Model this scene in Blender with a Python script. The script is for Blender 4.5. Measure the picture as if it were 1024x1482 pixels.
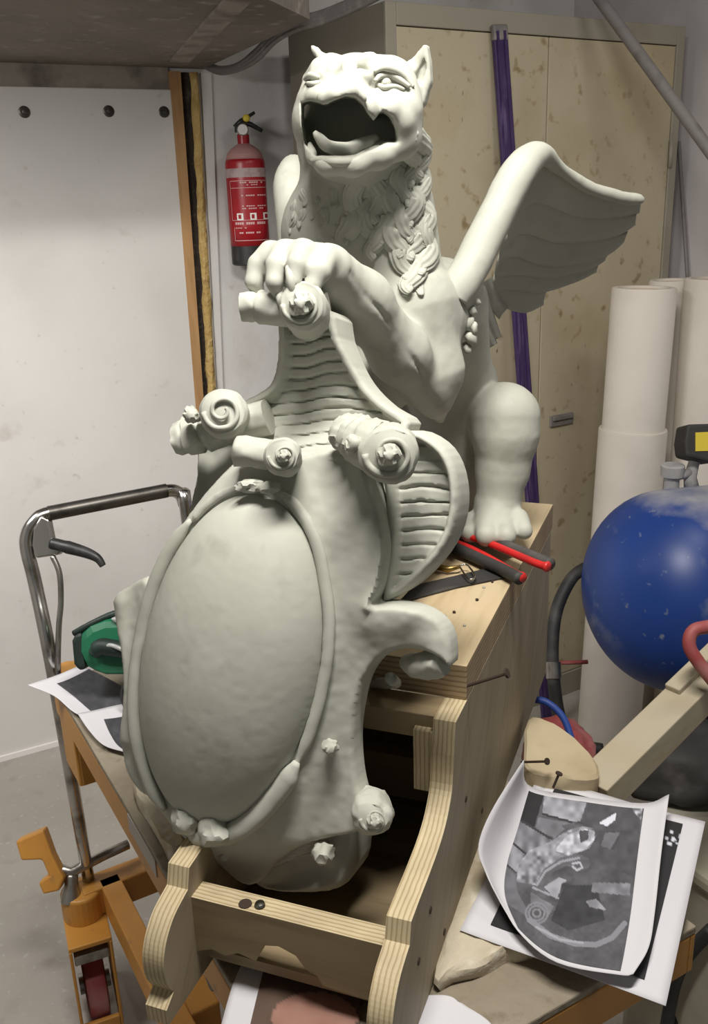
import bpy, bmesh, math, random
import numpy as np
from mathutils import Vector, Matrix

for _o in list(bpy.data.objects):
    bpy.data.objects.remove(_o)
SC = bpy.context.scene
COL = SC.collection
random.seed(7)
RNG = np.random.RandomState(11)

# ------------------------------------------------------------------ camera
FPX, PIT, ROL, CAMH = 1345.7, math.radians(18.487), math.radians(-2.024), 1.55
A = np.array
_fw = A([0, math.cos(PIT), -math.sin(PIT)]); _u0 = A([0, math.sin(PIT), math.cos(PIT)]); _r0 = A([1., 0, 0])
RT = math.cos(ROL) * _r0 + math.sin(ROL) * _u0
UP = math.cos(ROL) * _u0 - math.sin(ROL) * _r0
FW = _fw
CAM = A([0, 0, CAMH])
cam = bpy.data.cameras.new('camera'); camo = bpy.data.objects.new('camera', cam); COL.objects.link(camo)
cam.sensor_fit = 'VERTICAL'; cam.sensor_height = 36.0; cam.lens = FPX / 1482 * 36.0
cam.clip_start = 0.02
camo.matrix_world = Matrix(((RT[0], UP[0], -FW[0], CAM[0]), (RT[1], UP[1], -FW[1], CAM[1]), (RT[2], UP[2], -FW[2], CAM[2]), (0, 0, 0, 1)))
SC.camera = camo

# ------------------------------------------------------------------ light and exposure
SC.view_settings.view_transform = 'Standard'
SC.view_settings.look = 'None'
SC.view_settings.gamma = 1.0
SC.view_settings.use_curve_mapping = False
SC.view_settings.exposure = 0.06
w = bpy.data.worlds.new('room_ambient'); SC.world = w; w.use_nodes = True
w.node_tree.nodes['Background'].inputs[0].default_value = (1.0, 0.97, 0.92, 1)
w.node_tree.nodes['Background'].inputs[1].default_value = 0.15

def area(name, loc, target, sx, sy, energy, col):
    L = bpy.data.lights.new(name, 'AREA'); L.shape = 'RECTANGLE'; L.size = sx; L.size_y = sy
    L.energy = energy; L.color = col
    o = bpy.data.objects.new(name, L); COL.objects.link(o); o.location = loc
    o.rotation_euler = (Vector(target) - Vector(loc)).to_track_quat('-Z', 'Y').to_euler()
    return o
area('fluorescent_lamp', (0.07, 0.56, 2.40), (-0.05, 0.92, 1.0), 0.6, 0.14, 29, (1.0, 0.965, 0.90))
area('fluorescent_lamp_left', (-1.12, 1.08, 1.94), (-0.85, 2.3, 0.95), 0.7, 0.2, 12, (1.0, 0.97, 0.93)).data.spread = math.radians(112)
area('corner_fill_light', (0.95, 1.35, 2.42), (0.85, 2.1, 0.9), 0.5, 0.16, 5, (1.0, 0.955, 0.88))  # unseen fill light aimed at the right-hand corner

# ------------------------------------------------------------------ pixel helpers
def ray(x, y): return FW + RT * ((x - 512) / FPX) - UP * ((y - 741) / FPX)
def D(x, y, d): return CAM + ray(x, y) * d
def Zp(x, y, z):
    q = ray(x, y); return CAM + q * ((z - CAMH) / q[2])
def PL(x, y, o, n):
    q = ray(x, y); return CAM + q * (((o - CAM) @ n) / (q @ n))
def proj(P):
    v = np.asarray(P) - CAM; d = v @ FW
    return 512 + FPX * (v @ RT) / d, 741 - FPX * (v @ UP) / d, d
def axes(deg):
    a = math.radians(deg)
    return A([math.cos(a), math.sin(a), 0]), A([-math.sin(a), math.cos(a), 0])
Z3 = A([0, 0, 1.])
SX, SY = axes(-21.1)                      # stand
TX, TY = axes(29.8)                       # lift table
CX, CY = axes(30.5)                       # cabinet
WX, WY = axes(27.0)                       # back wall
def ST(a, b, z): return SX * a + SY * b + Z3 * z
def onSX(x, y, c): return PL(x, y, SX * c, SX)
def onSY(x, y, c): return PL(x, y, SY * c, SY)

# ------------------------------------------------------------------ mesh builder
class MB:
    def __init__(s): s.v = []; s.f = []; s.m = []; s.cm = 0
    def add(s, vs, fs, m=None):
        b = len(s.v); s.v += [tuple(map(float, p)) for p in vs]
        for f in fs: s.f.append([b + i for i in f]); s.m.append(s.cm if m is None else m)
        return s
    def box(s, c, ax, h, m=None):
        c = A(c, dtype=float); a = [A(ax[i], dtype=float) * h[i] for i in range(3)]
        vs = [c + i * a[0] + j * a[1] + k * a[2] for i in (-1, 1) for j in (-1, 1) for k in (-1, 1)]
        return s.add(vs, [(0, 1, 3, 2), (4, 6, 7, 5), (0, 4, 5, 1), (2, 3, 7, 6), (0, 2, 6, 4), (1, 5, 7, 3)], m)
    def prism(s, poly, ext, m=None, me=None):
        n = len(poly); e = A(ext, dtype=float); p = [A(q, dtype=float) for q in poly]
        s.add(p + [q + e for q in p], [], 0)
        b = len(s.v) - 2 * n
        s.f.append([b + i for i in range(n)]); s.m.append(m or 0)
        s.f.append([b + n + i for i in reversed(range(n))]); s.m.append(m or 0)
        for i in range(n):
            j = (i + 1) % n
            s.f.append([b + i, b + n + i, b + n + j, b + j]); s.m.append((m or 0) if me is None else me)
        return s
    def tube(s, path, r, n=12, cap=True, m=None, flat=None):
        P = [A(p, dtype=float) for p in path]; k = len(P)
        R = [r] * k if np.isscalar(r) else list(r)
        T = []
        for i in range(k):
            t = P[min(i + 1, k - 1)] - P[max(i - 1, 0)]; T.append(t / (np.linalg.norm(t) + 1e-12))
        up = A([0, 0, 1.]) if abs(T[0][2]) < .9 else A([1., 0, 0])
        if flat is not None: up = A(flat[0], dtype=float)
        nn = np.cross(T[0], up); nn /= np.linalg.norm(nn)
        vs = []
        for i in range(k):
            nn = nn - T[i] * (nn @ T[i]); nn /= np.linalg.norm(nn); bb = np.cross(T[i], nn)
            fl = 1.0 if flat is None else flat[1]
            for j in range(n):
                a = 2 * math.pi * j / n
                vs.append(P[i] + R[i] * (math.cos(a) * nn + math.sin(a) * fl * bb))
        fs = [(i * n + j, i * n + (j + 1) % n, (i + 1) * n + (j + 1) % n, (i + 1) * n + j) for i in range(k - 1) for j in range(n)]
        if cap: fs += [tuple(reversed(range(n))), tuple((k - 1) * n + j for j in range(n))]
        return s.add(vs, fs, m)
    def lathe(s, o, ax, prof, n=24, m=None, cap=True, wob=None):
        o = A(o, dtype=float); ax = A(ax, dtype=float); ax = ax / np.linalg.norm(ax)
        u = np.cross(ax, A([0, 0, 1.]) if abs(ax[2]) < .9 else A([1., 0, 0])); u /= np.linalg.norm(u); v = np.cross(ax, u)
        vs = []
        for i, (t, r) in enumerate(prof):
            for j in range(n):
                a = 2 * math.pi * j / n
                rr = r if wob is None else r * wob(i, a)
                vs.append(o + ax * t + rr * (math.cos(a) * u + math.sin(a) * v))
        k = len(prof)
        fs = [(i * n + j, i * n + (j + 1) % n, (i + 1) * n + (j + 1) % n, (i + 1) * n + j) for i in range(k - 1) for j in range(n)]
        if cap: fs += [tuple(reversed(range(n))), tuple((k - 1) * n + j for j in range(n))]
        return s.add(vs, fs, m)
    def grid(s, P, closed=False, m=None):
        P = np.asarray(P, dtype=float); a, b = P.shape[:2]
        fs = [(i * b + j, i * b + j + 1, (i + 1) * b + j + 1, (i + 1) * b + j) for i in range(a - 1) for j in range(b - 1)]
        return s.add(P.reshape(-1, 3), fs, m)
    def build(s, name, mats, parent=None, smooth=False, bevel=0, origin=None, recalc=True, subd=0, autosm=None):
        org = A(parent_loc(parent)) if parent is not None else (A(origin, dtype=float) if origin is not None else A([0., 0, 0]))
        me = bpy.data.meshes.new(name)
        me.from_pydata([tuple(A(p) - org) for p in s.v], [], s.f)
        if not isinstance(mats, (list, tuple)): mats = [mats]
        for mt in mats: me.materials.append(M[mt] if isinstance(mt, str) else mt)
        if len(mats) > 1: me.polygons.foreach_set('material_index', s.m)
        if recalc:
            bm = bmesh.new(); bm.from_mesh(me); bmesh.ops.recalc_face_normals(bm, faces=bm.faces); bm.to_mesh(me); bm.free()
        if smooth:
            me.polygons.foreach_set('use_smooth', [True] * len(me.polygons))
            if autosm: me.set_sharp_from_angle(angle=math.radians(autosm))
        o = bpy.data.objects.new(name, me); COL.objects.link(o)
        if parent is not None: o.parent = parent
        elif origin is not None: o.location = tuple(org)
        if bevel:
            b = o.modifiers.new('bevel', 'BEVEL'); b.width = bevel; b.segments = 2; b.limit_method = 'ANGLE'; b.angle_limit = math.radians(40)
        if subd:
            b = o.modifiers.new('subdivision', 'SUBSURF'); b.levels = subd; b.render_levels = subd
        return o
def parent_loc(p):
    l = A([0., 0, 0])
    while p is not None: l = l + A(p.location); p = p.parent
    return l
def tag(o, label, cat, group=None):
    o['label'] = label; o['category'] = cat
    if group: o['group'] = group
    return o
def struct(o): o['kind'] = 'structure'; return o
def thing(name, loc, label, cat, group=None):
    o = bpy.data.objects.new(name, None); COL.objects.link(o); o.location = tuple(loc); o.empty_display_size = .05
    return tag(o, label, cat, group)
def spline(pts, n=8, closed=False):
    P = [A(p, dtype=float) for p in pts]; out = []; k = len(P)
    for i in range(k if closed else k - 1):
        g = (lambda j: P[j % k]) if closed else (lambda j: P[min(max(j, 0), k - 1)])
        a, b, c, d = g(i - 1), g(i), g(i + 1), g(i + 2)
        for t in np.linspace(0, 1, n, endpoint=False):
            out.append(.5 * ((2 * b) + (c - a) * t + (2 * a - 5 * b + 4 * c - d) * t * t + (-a + 3 * b - 3 * c + d) * t ** 3))
    if not closed: out.append(P[-1])
    return out
# value noise on numpy points
_NT = np.random.RandomState(3).rand(32, 32, 32).astype(np.float32)
def vnoise(P, s):
    Q = np.asarray(P, dtype=np.float64) * s; I = np.floor(Q).astype(int); F = Q - I; F = F * F * (3 - 2 * F); I &= 31; J = (I + 1) & 31
    x0, y0, z0 = I[..., 0], I[..., 1], I[..., 2]; x1, y1, z1 = J[..., 0], J[..., 1], J[..., 2]
    fx, fy, fz = F[..., 0], F[..., 1], F[..., 2]
    l = lambda a, b, t: a + (b - a) * t
    return l(l(l(_NT[x0, y0, z0], _NT[x1, y0, z0], fx), l(_NT[x0, y1, z0], _NT[x1, y1, z0], fx), fy),
             l(l(_NT[x0, y0, z1], _NT[x1, y0, z1], fx), l(_NT[x0, y1, z1], _NT[x1, y1, z1], fx), fy), fz) - .5

# ------------------------------------------------------------------ materials
M = {}
def mat(name, col, rough=.6, metal=0., noise=None, bump=None, spec=None, trans=0., emit=None, streak=None):
    """noise = list of (scale, colour, low, high[, detail]) layered over the base colour; bump = (scale, strength)"""
    m = bpy.data.materials.new(name); m.use_nodes = True; nt = m.node_tree; N = nt.nodes; L = nt.links
    b = N['Principled BSDF']; b.inputs['Base Color'].default_value = (*col, 1); b.inputs['Roughness'].default_value = rough
    b.inputs['Metallic'].default_value = metal
    if spec is not None: b.inputs['Specular IOR Level'].default_value = spec
    if trans: b.inputs['Transmission Weight'].default_value = trans
    tc = N.new('ShaderNodeTexCoord')
    cur = None
    for lay in noise or []:
        sc, c2, lo, hi = lay[:4]
        n = N.new('ShaderNodeTexNoise'); n.inputs['Detail'].default_value = lay[4] if len(lay) > 4 else 4
        vec = tc.outputs['Object']
        if np.isscalar(sc): n.inputs['Scale'].default_value = sc
        else:
            mp = N.new('ShaderNodeMapping'); mp.inputs['Scale'].default_value = sc; L.new(vec, mp.inputs['Vector']); vec = mp.outputs[0]
            n.inputs['Scale'].default_value = 1
        L.new(vec, n.inputs['Vector'])
        r = N.new('ShaderNodeMapRange'); r.inputs['From Min'].default_value = lo; r.inputs['From Max'].default_value = hi
        L.new(n.outputs['Fac'], r.inputs['Value'])
        mx = N.new('ShaderNodeMix'); mx.data_type = 'RGBA'; mx.inputs['B'].default_value = (*c2, 1)
        if cur is None: mx.inputs['A'].default_value = (*col, 1)
        else: L.new(cur, mx.inputs['A'])
        L.new(r.outputs[0], mx.inputs['Factor']); cur = mx.outputs['Result']
    if cur is not None: L.new(cur, b.inputs['Base Color'])
    if bump:
        n = N.new('ShaderNodeTexNoise'); n.inputs['Scale'].default_value = bump[0]; n.inputs['Detail'].default_value = 5
        L.new(tc.outputs['Object'], n.inputs['Vector'])
        bp = N.new('ShaderNodeBump'); bp.inputs['Strength'].default_value = bump[1]; bp.inputs['Distance'].default_value = .01
        L.new(n.outputs['Fac'], bp.inputs['Height']); L.new(bp.outputs[0], b.inputs['Normal'])
    if emit:
        b.inputs['Emission Color'].default_value = (*emit[0], 1); b.inputs['Emission Strength'].default_value = emit[1]
    M[name] = m
    return m
def stripes(name, axis, period, c1, c2, c3, rough=.7):
    """plywood edge: layers stacked along a world axis"""
    m = bpy.data.materials.new(name); m.use_nodes = True; nt = m.node_tree; N = nt.nodes; L = nt.links
    b = N['Principled BSDF']; b.inputs['Roughness'].default_value = rough
    g = N.new('ShaderNodeNewGeometry'); d = N.new('ShaderNodeVectorMath'); d.operation = 'DOT_PRODUCT'
    d.inputs[1].default_value = tuple(axis); L.new(g.outputs['Position'], d.inputs[0])
    nz = N.new('ShaderNodeTexNoise'); nz.inputs['Scale'].default_value = 60; L.new(g.outputs['Position'], nz.inputs['Vector'])
    ad = N.new('ShaderNodeMath'); ad.operation = 'MULTIPLY_ADD'; ad.inputs[1].default_value = .0022
    L.new(nz.outputs['Fac'], ad.inputs[0]); L.new(d.outputs['Value'], ad.inputs[2])
    dv = N.new('ShaderNodeMath'); dv.operation = 'DIVIDE'; dv.inputs[1].default_value = period; L.new(ad.outputs[0], dv.inputs[0])
    fr = N.new('ShaderNodeMath'); fr.operation = 'FRACT'; L.new(dv.outputs[0], fr.inputs[0])
    cr = N.new('ShaderNodeValToRGB'); e = cr.color_ramp.elements
    e[0].position = 0; e[0].color = (*c1, 1); e[1].position = .45; e[1].color = (*c1, 1)
    x = e.new(.58); x.color = (*c2, 1); x = e.new(.8); x.color = (*c3, 1); x = e.new(.97); x.color = (*c1, 1)
    L.new(fr.outputs[0], cr.inputs[0])
    n2 = N.new('ShaderNodeTexNoise'); n2.inputs['Scale'].default_value = 25; L.new(g.outputs['Position'], n2.inputs['Vector'])
    mx = N.new('ShaderNodeMix'); mx.data_type = 'RGBA'; mx.blend_type = 'MULTIPLY'; mx.inputs['Factor'].default_value = .45
    L.new(cr.outputs[0], mx.inputs['A']); L.new(n2.outputs['Color'], mx.inputs['B'])
    hs = N.new('ShaderNodeHueSaturation'); hs.inputs['Value'].default_value = 1.25; L.new(mx.outputs['Result'], hs.inputs['Color'])
    # desaturate the coloured noise
    L.new(n2.outputs['Fac'], mx.inputs['B'])
    L.new(hs.outputs[0], b.inputs['Base Color'])
    M[name] = m
def grain(name, axis, c1, c2, c3, scale=1.0, rough=.65):
    """wood face: noise stretched along a world axis"""
    m = bpy.data.materials.new(name); m.use_nodes = True; nt = m.node_tree; N = nt.nodes; L = nt.links
    b = N['Principled BSDF']; b.inputs['Roughness'].default_value = rough
    g = N.new('ShaderNodeNewGeometry')
    a = A(axis, dtype=float)
    d = N.new('ShaderNodeVectorMath'); d.operation = 'DOT_PRODUCT'; d.inputs[1].default_value = tuple(a); L.new(g.outputs['Position'], d.inputs[0])
    sc = N.new('ShaderNodeVectorMath'); sc.operation = 'SCALE'; sc.inputs[0].default_value = tuple(-a * .9); L.new(d.outputs['Value'], sc.inputs['Scale'])
    ad = N.new('ShaderNodeVectorMath'); ad.operation = 'ADD'; L.new(g.outputs['Position'], ad.inputs[0]); L.new(sc.outputs[0], ad.inputs[1])
    n1 = N.new('ShaderNodeTexNoise'); n1.inputs['Scale'].default_value = 16 * scale; n1.inputs['Detail'].default_value = 5; n1.inputs['Distortion'].default_value = .6
    L.new(ad.outputs[0], n1.inputs['Vector'])
    n2 = N.new('ShaderNodeTexNoise'); n2.inputs['Scale'].default_value = 90 * scale; n2.inputs['Detail'].default_value = 3; L.new(ad.outputs[0], n2.inputs['Vector'])
    n3 = N.new('ShaderNodeTexNoise'); n3.inputs['Scale'].default_value = 5; L.new(g.outputs['Position'], n3.inputs['Vector'])
    cr = N.new('ShaderNodeValToRGB'); e = cr.color_ramp.elements
    e[0].position = .3; e[0].color = (*c2, 1); e[1].position = .62; e[1].color = (*c1, 1)
    L.new(n1.outputs['Fac'], cr.inputs[0])
    r = N.new('ShaderNodeMapRange'); r.inputs['From Min'].default_value = .5; r.inputs['From Max'].default_value = .75; r.inputs['To Max'].default_value = .6
    L.new(n2.outputs['Fac'], r.inputs['Value'])
    mx = N.new('ShaderNodeMix'); mx.data_type = 'RGBA'; L.new(r.outputs[0], mx.inputs['Factor']); L.new(cr.outputs[0], mx.inputs['A']); mx.inputs['B'].default_value = (*c3, 1)
    r2 = N.new('ShaderNodeMapRange'); r2.inputs['From Min'].default_value = .5; r2.inputs['From Max'].default_value = .8; r2.inputs['To Max'].default_value = .5
    L.new(n3.outputs['Fac'], r2.inputs['Value'])
    m2 = N.new('ShaderNodeMix'); m2.data_type = 'RGBA'; L.new(r2.outputs[0], m2.inputs['Factor']); L.new(mx.outputs['Result'], m2.inputs['A']); m2.inputs['B'].default_value = (*c3, 1)
    L.new(m2.outputs['Result'], b.inputs['Base Color'])
    M[name] = m

mat('clay', (.43, .435, .375), .62, noise=[(7, (.50, .505, .445), .45, .75), (30, (.36, .365, .31), .58, .8)], bump=(60, .035), spec=.35)
mat('clay_wet', (.34, .345, .295), .5, noise=[(9, (.44, .445, .385), .45, .7)], bump=(60, .1))
mat('wall_white', (.65, .635, .615), .85, noise=[(2.2, (.55, .53, .51), .45, .75), (9, (.50, .46, .42), .66, .8), (40, (.5, .47, .44), .68, .8)], bump=(30, .08))
mat('wall_plaster', (.62, .61, .60), .9, noise=[(5, (.50, .47, .44), .55, .8), (18, (.42, .38, .33), .66, .8)], bump=(18, .3))
mat('wall_side', (.56, .53, .54), .9, noise=[(4, (.48, .45, .45), .45, .75)], bump=(20, .15))
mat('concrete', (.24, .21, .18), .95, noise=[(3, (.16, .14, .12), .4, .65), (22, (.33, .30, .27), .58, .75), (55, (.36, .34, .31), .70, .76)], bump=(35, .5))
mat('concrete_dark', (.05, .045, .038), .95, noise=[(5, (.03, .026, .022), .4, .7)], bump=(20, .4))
mat('lath_and_recess', (.30, .265, .23), .9, noise=[(12, (.12, .10, .085), .45, .7)], bump=(40, .3))
mat('floor_concrete', (.34, .315, .28), .8, noise=[(2.5, (.39, .365, .33), .4, .7), (14, (.29, .26, .225), .58, .8), (60, (.45, .44, .41), .62, .75)], bump=(50, .15))
grain('stud_wood', (0, 0, 1), (.45, .26, .11), (.36, .20, .085), (.26, .14, .06))
mat('foam', (.50, .35, .13), .9, noise=[(25, (.38, .24, .08), .4, .7), (60, (.62, .48, .24), .6, .8)], bump=(60, 1.0))
mat('crack', (.035, .026, .02), 1.0, noise=[(50, (.12, .09, .06), .55, .8)], bump=(60, 1.0))
mat('cabinet_side', (.235, .215, .175), .6, noise=[(3, (.20, .18, .145), .4, .7)], bump=(10, .05))
mat('cabinet_frame', (.30, .275, .22), .55, noise=[(6, (.22, .19, .14), .5, .8)])
mat('cabinet_door', (.47, .41, .29), .6, noise=[(3.2, (.38, .31, .19), .45, .7), (28, (.27, .20, .10), .60, .74, 6), ((60, 60, 30), (.17, .12, .06), .70, .78)], bump=(30, .08))
mat('purple', (.048, .026, .10), .45, noise=[((90, 90, 6), (.17, .12, .25), .55, .75), (14, (.035, .015, .08), .5, .7)])
mat('red_paint', (.33, .008, .016), .35, noise=[(10, (.24, .006, .012), .5, .8)])
mat('red_dust', (.42, .22, .21), .7, noise=[(10, (.35, .13, .13), .5, .8)])
mat('red_dusty', (.28, .05, .05), .6, noise=[(14, (.36, .16, .15), .45, .7)])
mat('label_grey', (.42, .33, .33), .6, noise=[(40, (.30, .2, .2), .5, .7)])
mat('label_print', (.62, .38, .38), .6)
mat('label_white', (.8, .76, .74), .6)
mat('black_plastic', (.015, .015, .015), .45, noise=[(40, (.05, .05, .05), .55, .8)])
mat('black_dusty', (.03, .028, .027), .7, noise=[(12, (.13, .12, .11), .5, .8)], bump=(30, .2))
mat('rubber', (.02, .02, .02), .6, noise=[(20, (.07, .065, .06), .5, .8)])
mat('gauge', (.75, .74, .72), .3)
mat('yellow_green', (.72, .74, .2), .5)
mat('chrome', (.55, .54, .52), .22, 1.0, noise=[(20, (.25, .24, .22), .5, .7)])
mat('steel_dark', (.13, .12, .11), .4, .9, noise=[(25, (.05, .045, .04), .45, .7)])
mat('steel', (.40, .385, .36), .35, 1.0, noise=[(30, (.2, .18, .16), .5, .75)])
mat('lift_yellow', (.52, .245, .045), .45, noise=[(8, (.44, .2, .04), .45, .7), (40, (.28, .16, .07), .62, .8)])
mat('lift_top', (.24, .20, .145), .8, noise=[(9, (.33, .29, .22), .45, .7), (40, (.15, .12, .08), .55, .75)], bump=(60, .3))
mat('plaster', (.52, .46, .35), .9, noise=[(12, (.40, .32, .21), .45, .7), (40, (.62, .58, .48), .55, .75)], bump=(25, .8))
mat('paper', (.60, .59, .62), .8)
mat('paper_pink', (.72, .68, .69), .8)
mat('sticker', (.42, .38, .34), .6)
mat('green_tool', (.012, .13, .062), .4, noise=[(15, (.02, .18, .09), .5, .7)])
mat('green_dark', (.008, .018, .014), .55, noise=[(15, (.02, .05, .04), .5, .7)])
mat('clear_plastic', (.35, .36, .35), .25)
mat('foam_white', (.66, .61, .55), .8, noise=[(6, (.58, .53, .47), .45, .75)], bump=(90, .08))
mat('foam_core', (.66, .55, .38), .8)
mat('tank_blue', (.010, .042, .21), .42, noise=[(5, (.014, .055, .26), .4, .7), (9, (.22, .26, .34), .60, .80, 8), (50, (.25, .28, .33), .66, .8)])
mat('tank_dust', (.42, .41, .40), .9, noise=[(18, (.30, .30, .31), .45, .7)], bump=(40, .3))
mat('plank', (.41, .36, .265), .75, noise=[((6, 6, 50), (.40, .33, .22), .45, .7)], bump=(30, .1))
mat('pipe_grey', (.20, .185, .18), .6, noise=[(20, (.14, .125, .12), .5, .7)])
mat('cable_grey', (.16, .15, .145), .6, noise=[(30, (.25, .235, .22), .5, .7)])
mat('hose_blue', (.02, .06, .28), .5)
mat('red_bright', (.55, .02, .02), .38, noise=[(30, (.40, .02, .02), .5, .8)])
mat('brass', (.35, .24, .08), .4, 1.0)
mat('sack', (.46, .38, .25), .9, noise=[(8, (.36, .28, .17), .45, .7)], bump=(15, .5))
mat('rust', (.05, .032, .022), .8, .3)
mat('beige_bucket', (.38, .355, .28), .7, noise=[(6, (.30, .28, .21), .45, .7)])
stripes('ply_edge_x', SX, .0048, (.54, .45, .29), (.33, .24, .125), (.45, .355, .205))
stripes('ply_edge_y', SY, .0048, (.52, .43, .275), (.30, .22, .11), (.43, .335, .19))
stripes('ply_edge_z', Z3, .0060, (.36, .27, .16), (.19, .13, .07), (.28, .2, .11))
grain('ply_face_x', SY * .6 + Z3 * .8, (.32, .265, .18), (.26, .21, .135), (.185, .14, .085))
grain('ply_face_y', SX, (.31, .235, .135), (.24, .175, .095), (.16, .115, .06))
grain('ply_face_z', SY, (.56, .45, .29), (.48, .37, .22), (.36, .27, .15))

def top_dust(m, col, lo, hi):
    """dust settled on upward faces, broken up by noise"""
    nt = m.node_tree; N = nt.nodes; L = nt.links; b = N['Principled BSDF']; src = b.inputs['Base Color'].links[0].from_socket
    g = N.new('ShaderNodeNewGeometry'); sp = N.new('ShaderNodeSeparateXYZ'); L.new(g.outputs['Normal'], sp.inputs[0])
    nz = N.new('ShaderNodeTexNoise'); nz.inputs['Scale'].default_value = 11; nz.inputs['Detail'].default_value = 7; L.new(g.outputs['Position'], nz.inputs['Vector'])
    ad = N.new('ShaderNodeMath'); ad.operation = 'MULTIPLY_ADD'; ad.inputs[1].default_value = .55; L.new(nz.outputs['Fac'], ad.inputs[0]); L.new(sp.outputs['Z'], ad.inputs[2])
    r = N.new('ShaderNodeMapRange'); r.inputs['From Min'].default_value = lo; r.inputs['From Max'].default_value = hi; r.inputs['To Max'].default_value = .9; L.new(ad.outputs[0], r.inputs['Value'])
    mx = N.new('ShaderNodeMix'); mx.data_type = 'RGBA'; L.new(r.outputs[0], mx.inputs['Factor']); L.new(src, mx.inputs['A']); mx.inputs['B'].default_value = (*col, 1); L.new(mx.outputs['Result'], b.inputs['Base Color'])
top_dust(M['tank_blue'], (.36, .36, .37), 1.10, 1.28)

# ================================================================== ROOM
W0 = A([-1.0, 2.475, 0.0]); WN = -WY
def WP(a, h, z): return W0 + WX * a - WY * h + Z3 * z        # a along wall, h out of the wall
def onW(x, y, h=0.0): return PL(x, y, W0 - WY * h, WN)
def wa(x, y, h=0.0): return (onW(x, y, h) - W0) @ WX
CEIL, SOF = 2.70, 1.905
WR = 1.99                                                     # right wall position along the back wall
m = MB(); m.box((0.2, 1.2, -.05), (WX, WY, Z3), (2.6, 2.6, .05)); struct(m.build('floor', 'floor_concrete'))
m = MB(); m.box(WP(.0, -.06, 1.35), (WX, WY, Z3), (2.2, .06, 1.4)); wb = struct(m.build('wall_back', 'wall_plaster'))
m = MB(); m.box(WP(WR + .05, 1.2, 1.35), (WX, WY, Z3), (.05, 1.5, 1.40)); struct(m.build('wall_right', 'wall_side'))
m = MB(); m.box(WP(-1.65, 1.2, 1.35), (WX, WY, Z3), (.05, 1.5, 1.40)); struct(m.build('wall_side', 'wall_white'))
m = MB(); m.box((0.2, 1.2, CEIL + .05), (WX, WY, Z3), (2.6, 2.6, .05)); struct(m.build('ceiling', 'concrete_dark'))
# low concrete soffit on the left
pa, pb = Zp(300, 97, SOF), Zp(414, 44, SOF)
dr = (pb - pa) / np.linalg.norm(pb - pa)
fa = WP(-1.65, 0, SOF); fb = WP(-1.65, 1.02, SOF)
pe = pa + dr * .70
poly = [fa, onW(296, 97) * A([1, 1, 0]) + Z3 * SOF, pa, pb, pe, pe - WX * .25 - WY * .25, fb]
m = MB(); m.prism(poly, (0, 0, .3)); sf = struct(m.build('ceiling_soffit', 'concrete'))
l0, l1 = Zp(258, 88, SOF), Zp(352, -12, SOF)
ld = (l1 - l0) / np.linalg.norm(l1 - l0); lp = np.cross(ld, Z3)
m = MB(); m.box((l0 + l1) / 2 - Z3 * .003, (ld, lp, Z3), (np.linalg.norm(l1 - l0) / 2, .024, .004)); m.build('ceiling_lath', 'lath_and_recess', sf)
# white boarding left of the stud, with its bolts
aL = wa(250, 160, .02)
m = MB(); m.box(WP((aL - 1.60) / 2, .01, .925), (WX, WY, Z3), ((aL + 1.60) / 2, .010, .925)); wl = struct(m.build('wall_left', 'wall_white', bevel=.003))
for (x, y) in ((35, 162), (157, 161), (237, 162)):
    p = onW(x, y, .02)
    b = MB(); b.lathe(p - WY * -.001, -WY, [(0, .0145), (.003, .0145), (.004, .013), (.004, .007), (.009, .0065), (.010, .003)], 14)
    b.build('bolt', 'steel_dark', wl, smooth=True, autosm=40)
m = MB(); m.box(WP((aL - 1.60) / 2, .004, 1.877), (WX, WY, Z3), ((aL + 1.60) / 2, .004, .028)); struct(m.build('recess_shade', 'lath_and_recess'))  # recessed wall above the boarding; its shade is put into the darker colour
m = MB(); m.box(WP((aL - 1.60) / 2, .024, .008), (WX, WY, Z3), ((aL + 1.60) / 2, .004, .008)); struct(m.build('baseboard_left', 'label_white'))
# timber stud, crack and squeezed-out foam
def strip(px_top, px_mid, px_bot, h, noise, name, matn, rows=40, thick=.02):
    # px: (x0,x1) at y=132, 325, 585, extended straight down to the floor
    ys = (132, 325, 585)
    zs = []; lft = []; rgt = []
    for (x0, x1), y in zip((px_top, px_mid, px_bot), ys):
        P, Q = onW(x0, y, h), onW(x1, y, h); zs.append((P[2] + Q[2]) / 2); lft.append((P - W0) @ WX); rgt.append((Q - W0) @ WX)
    fl = np.polyfit(zs, lft, 1); fr = np.polyfit(zs, rgt, 1)
    m = MB(); cols = 7; G = []
    for i in range(rows + 1):
        z = .0 + (SOF - .01) * i / rows
        row = []
        for j in range(cols):
            t = j / (cols - 1); a = np.polyval(fl, z) * (1 - t) + np.polyval(fr, z) * t
            e = noise * RNG.randn() if 0 < i < rows else 0
            hh = h * (math.sin(math.pi * t) ** .35 if noise else 1) + (e * .6 if 0 < j < cols - 1 else 0)
            if j in (0, cols - 1): a += e * .8; hh = .001 if noise else h
            row.append(WP(a, max(hh, .001), z))
        G.append([WP(np.polyval(fl, z), -.002, z)] + row + [WP(np.polyval(fr, z), -.002, z)])
    m.grid(G)
    return struct(m.build(name, matn, smooth=bool(noise)))
strip((249, 263), (261, 277), (284, 295), .024, 0, 'trim_2', 'stud_wood')
strip((262, 279), (276, 288), (294, 304), .008, .004, 'trim_3', 'crack')
strip((277, 290), (286, 303), (303, 315), .020, .004, 'trim_4', 'foam')
strip((291, 304), (304, 318), (315, 322), .008, .0, 'trim_5', 'wall_plaster')
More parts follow.
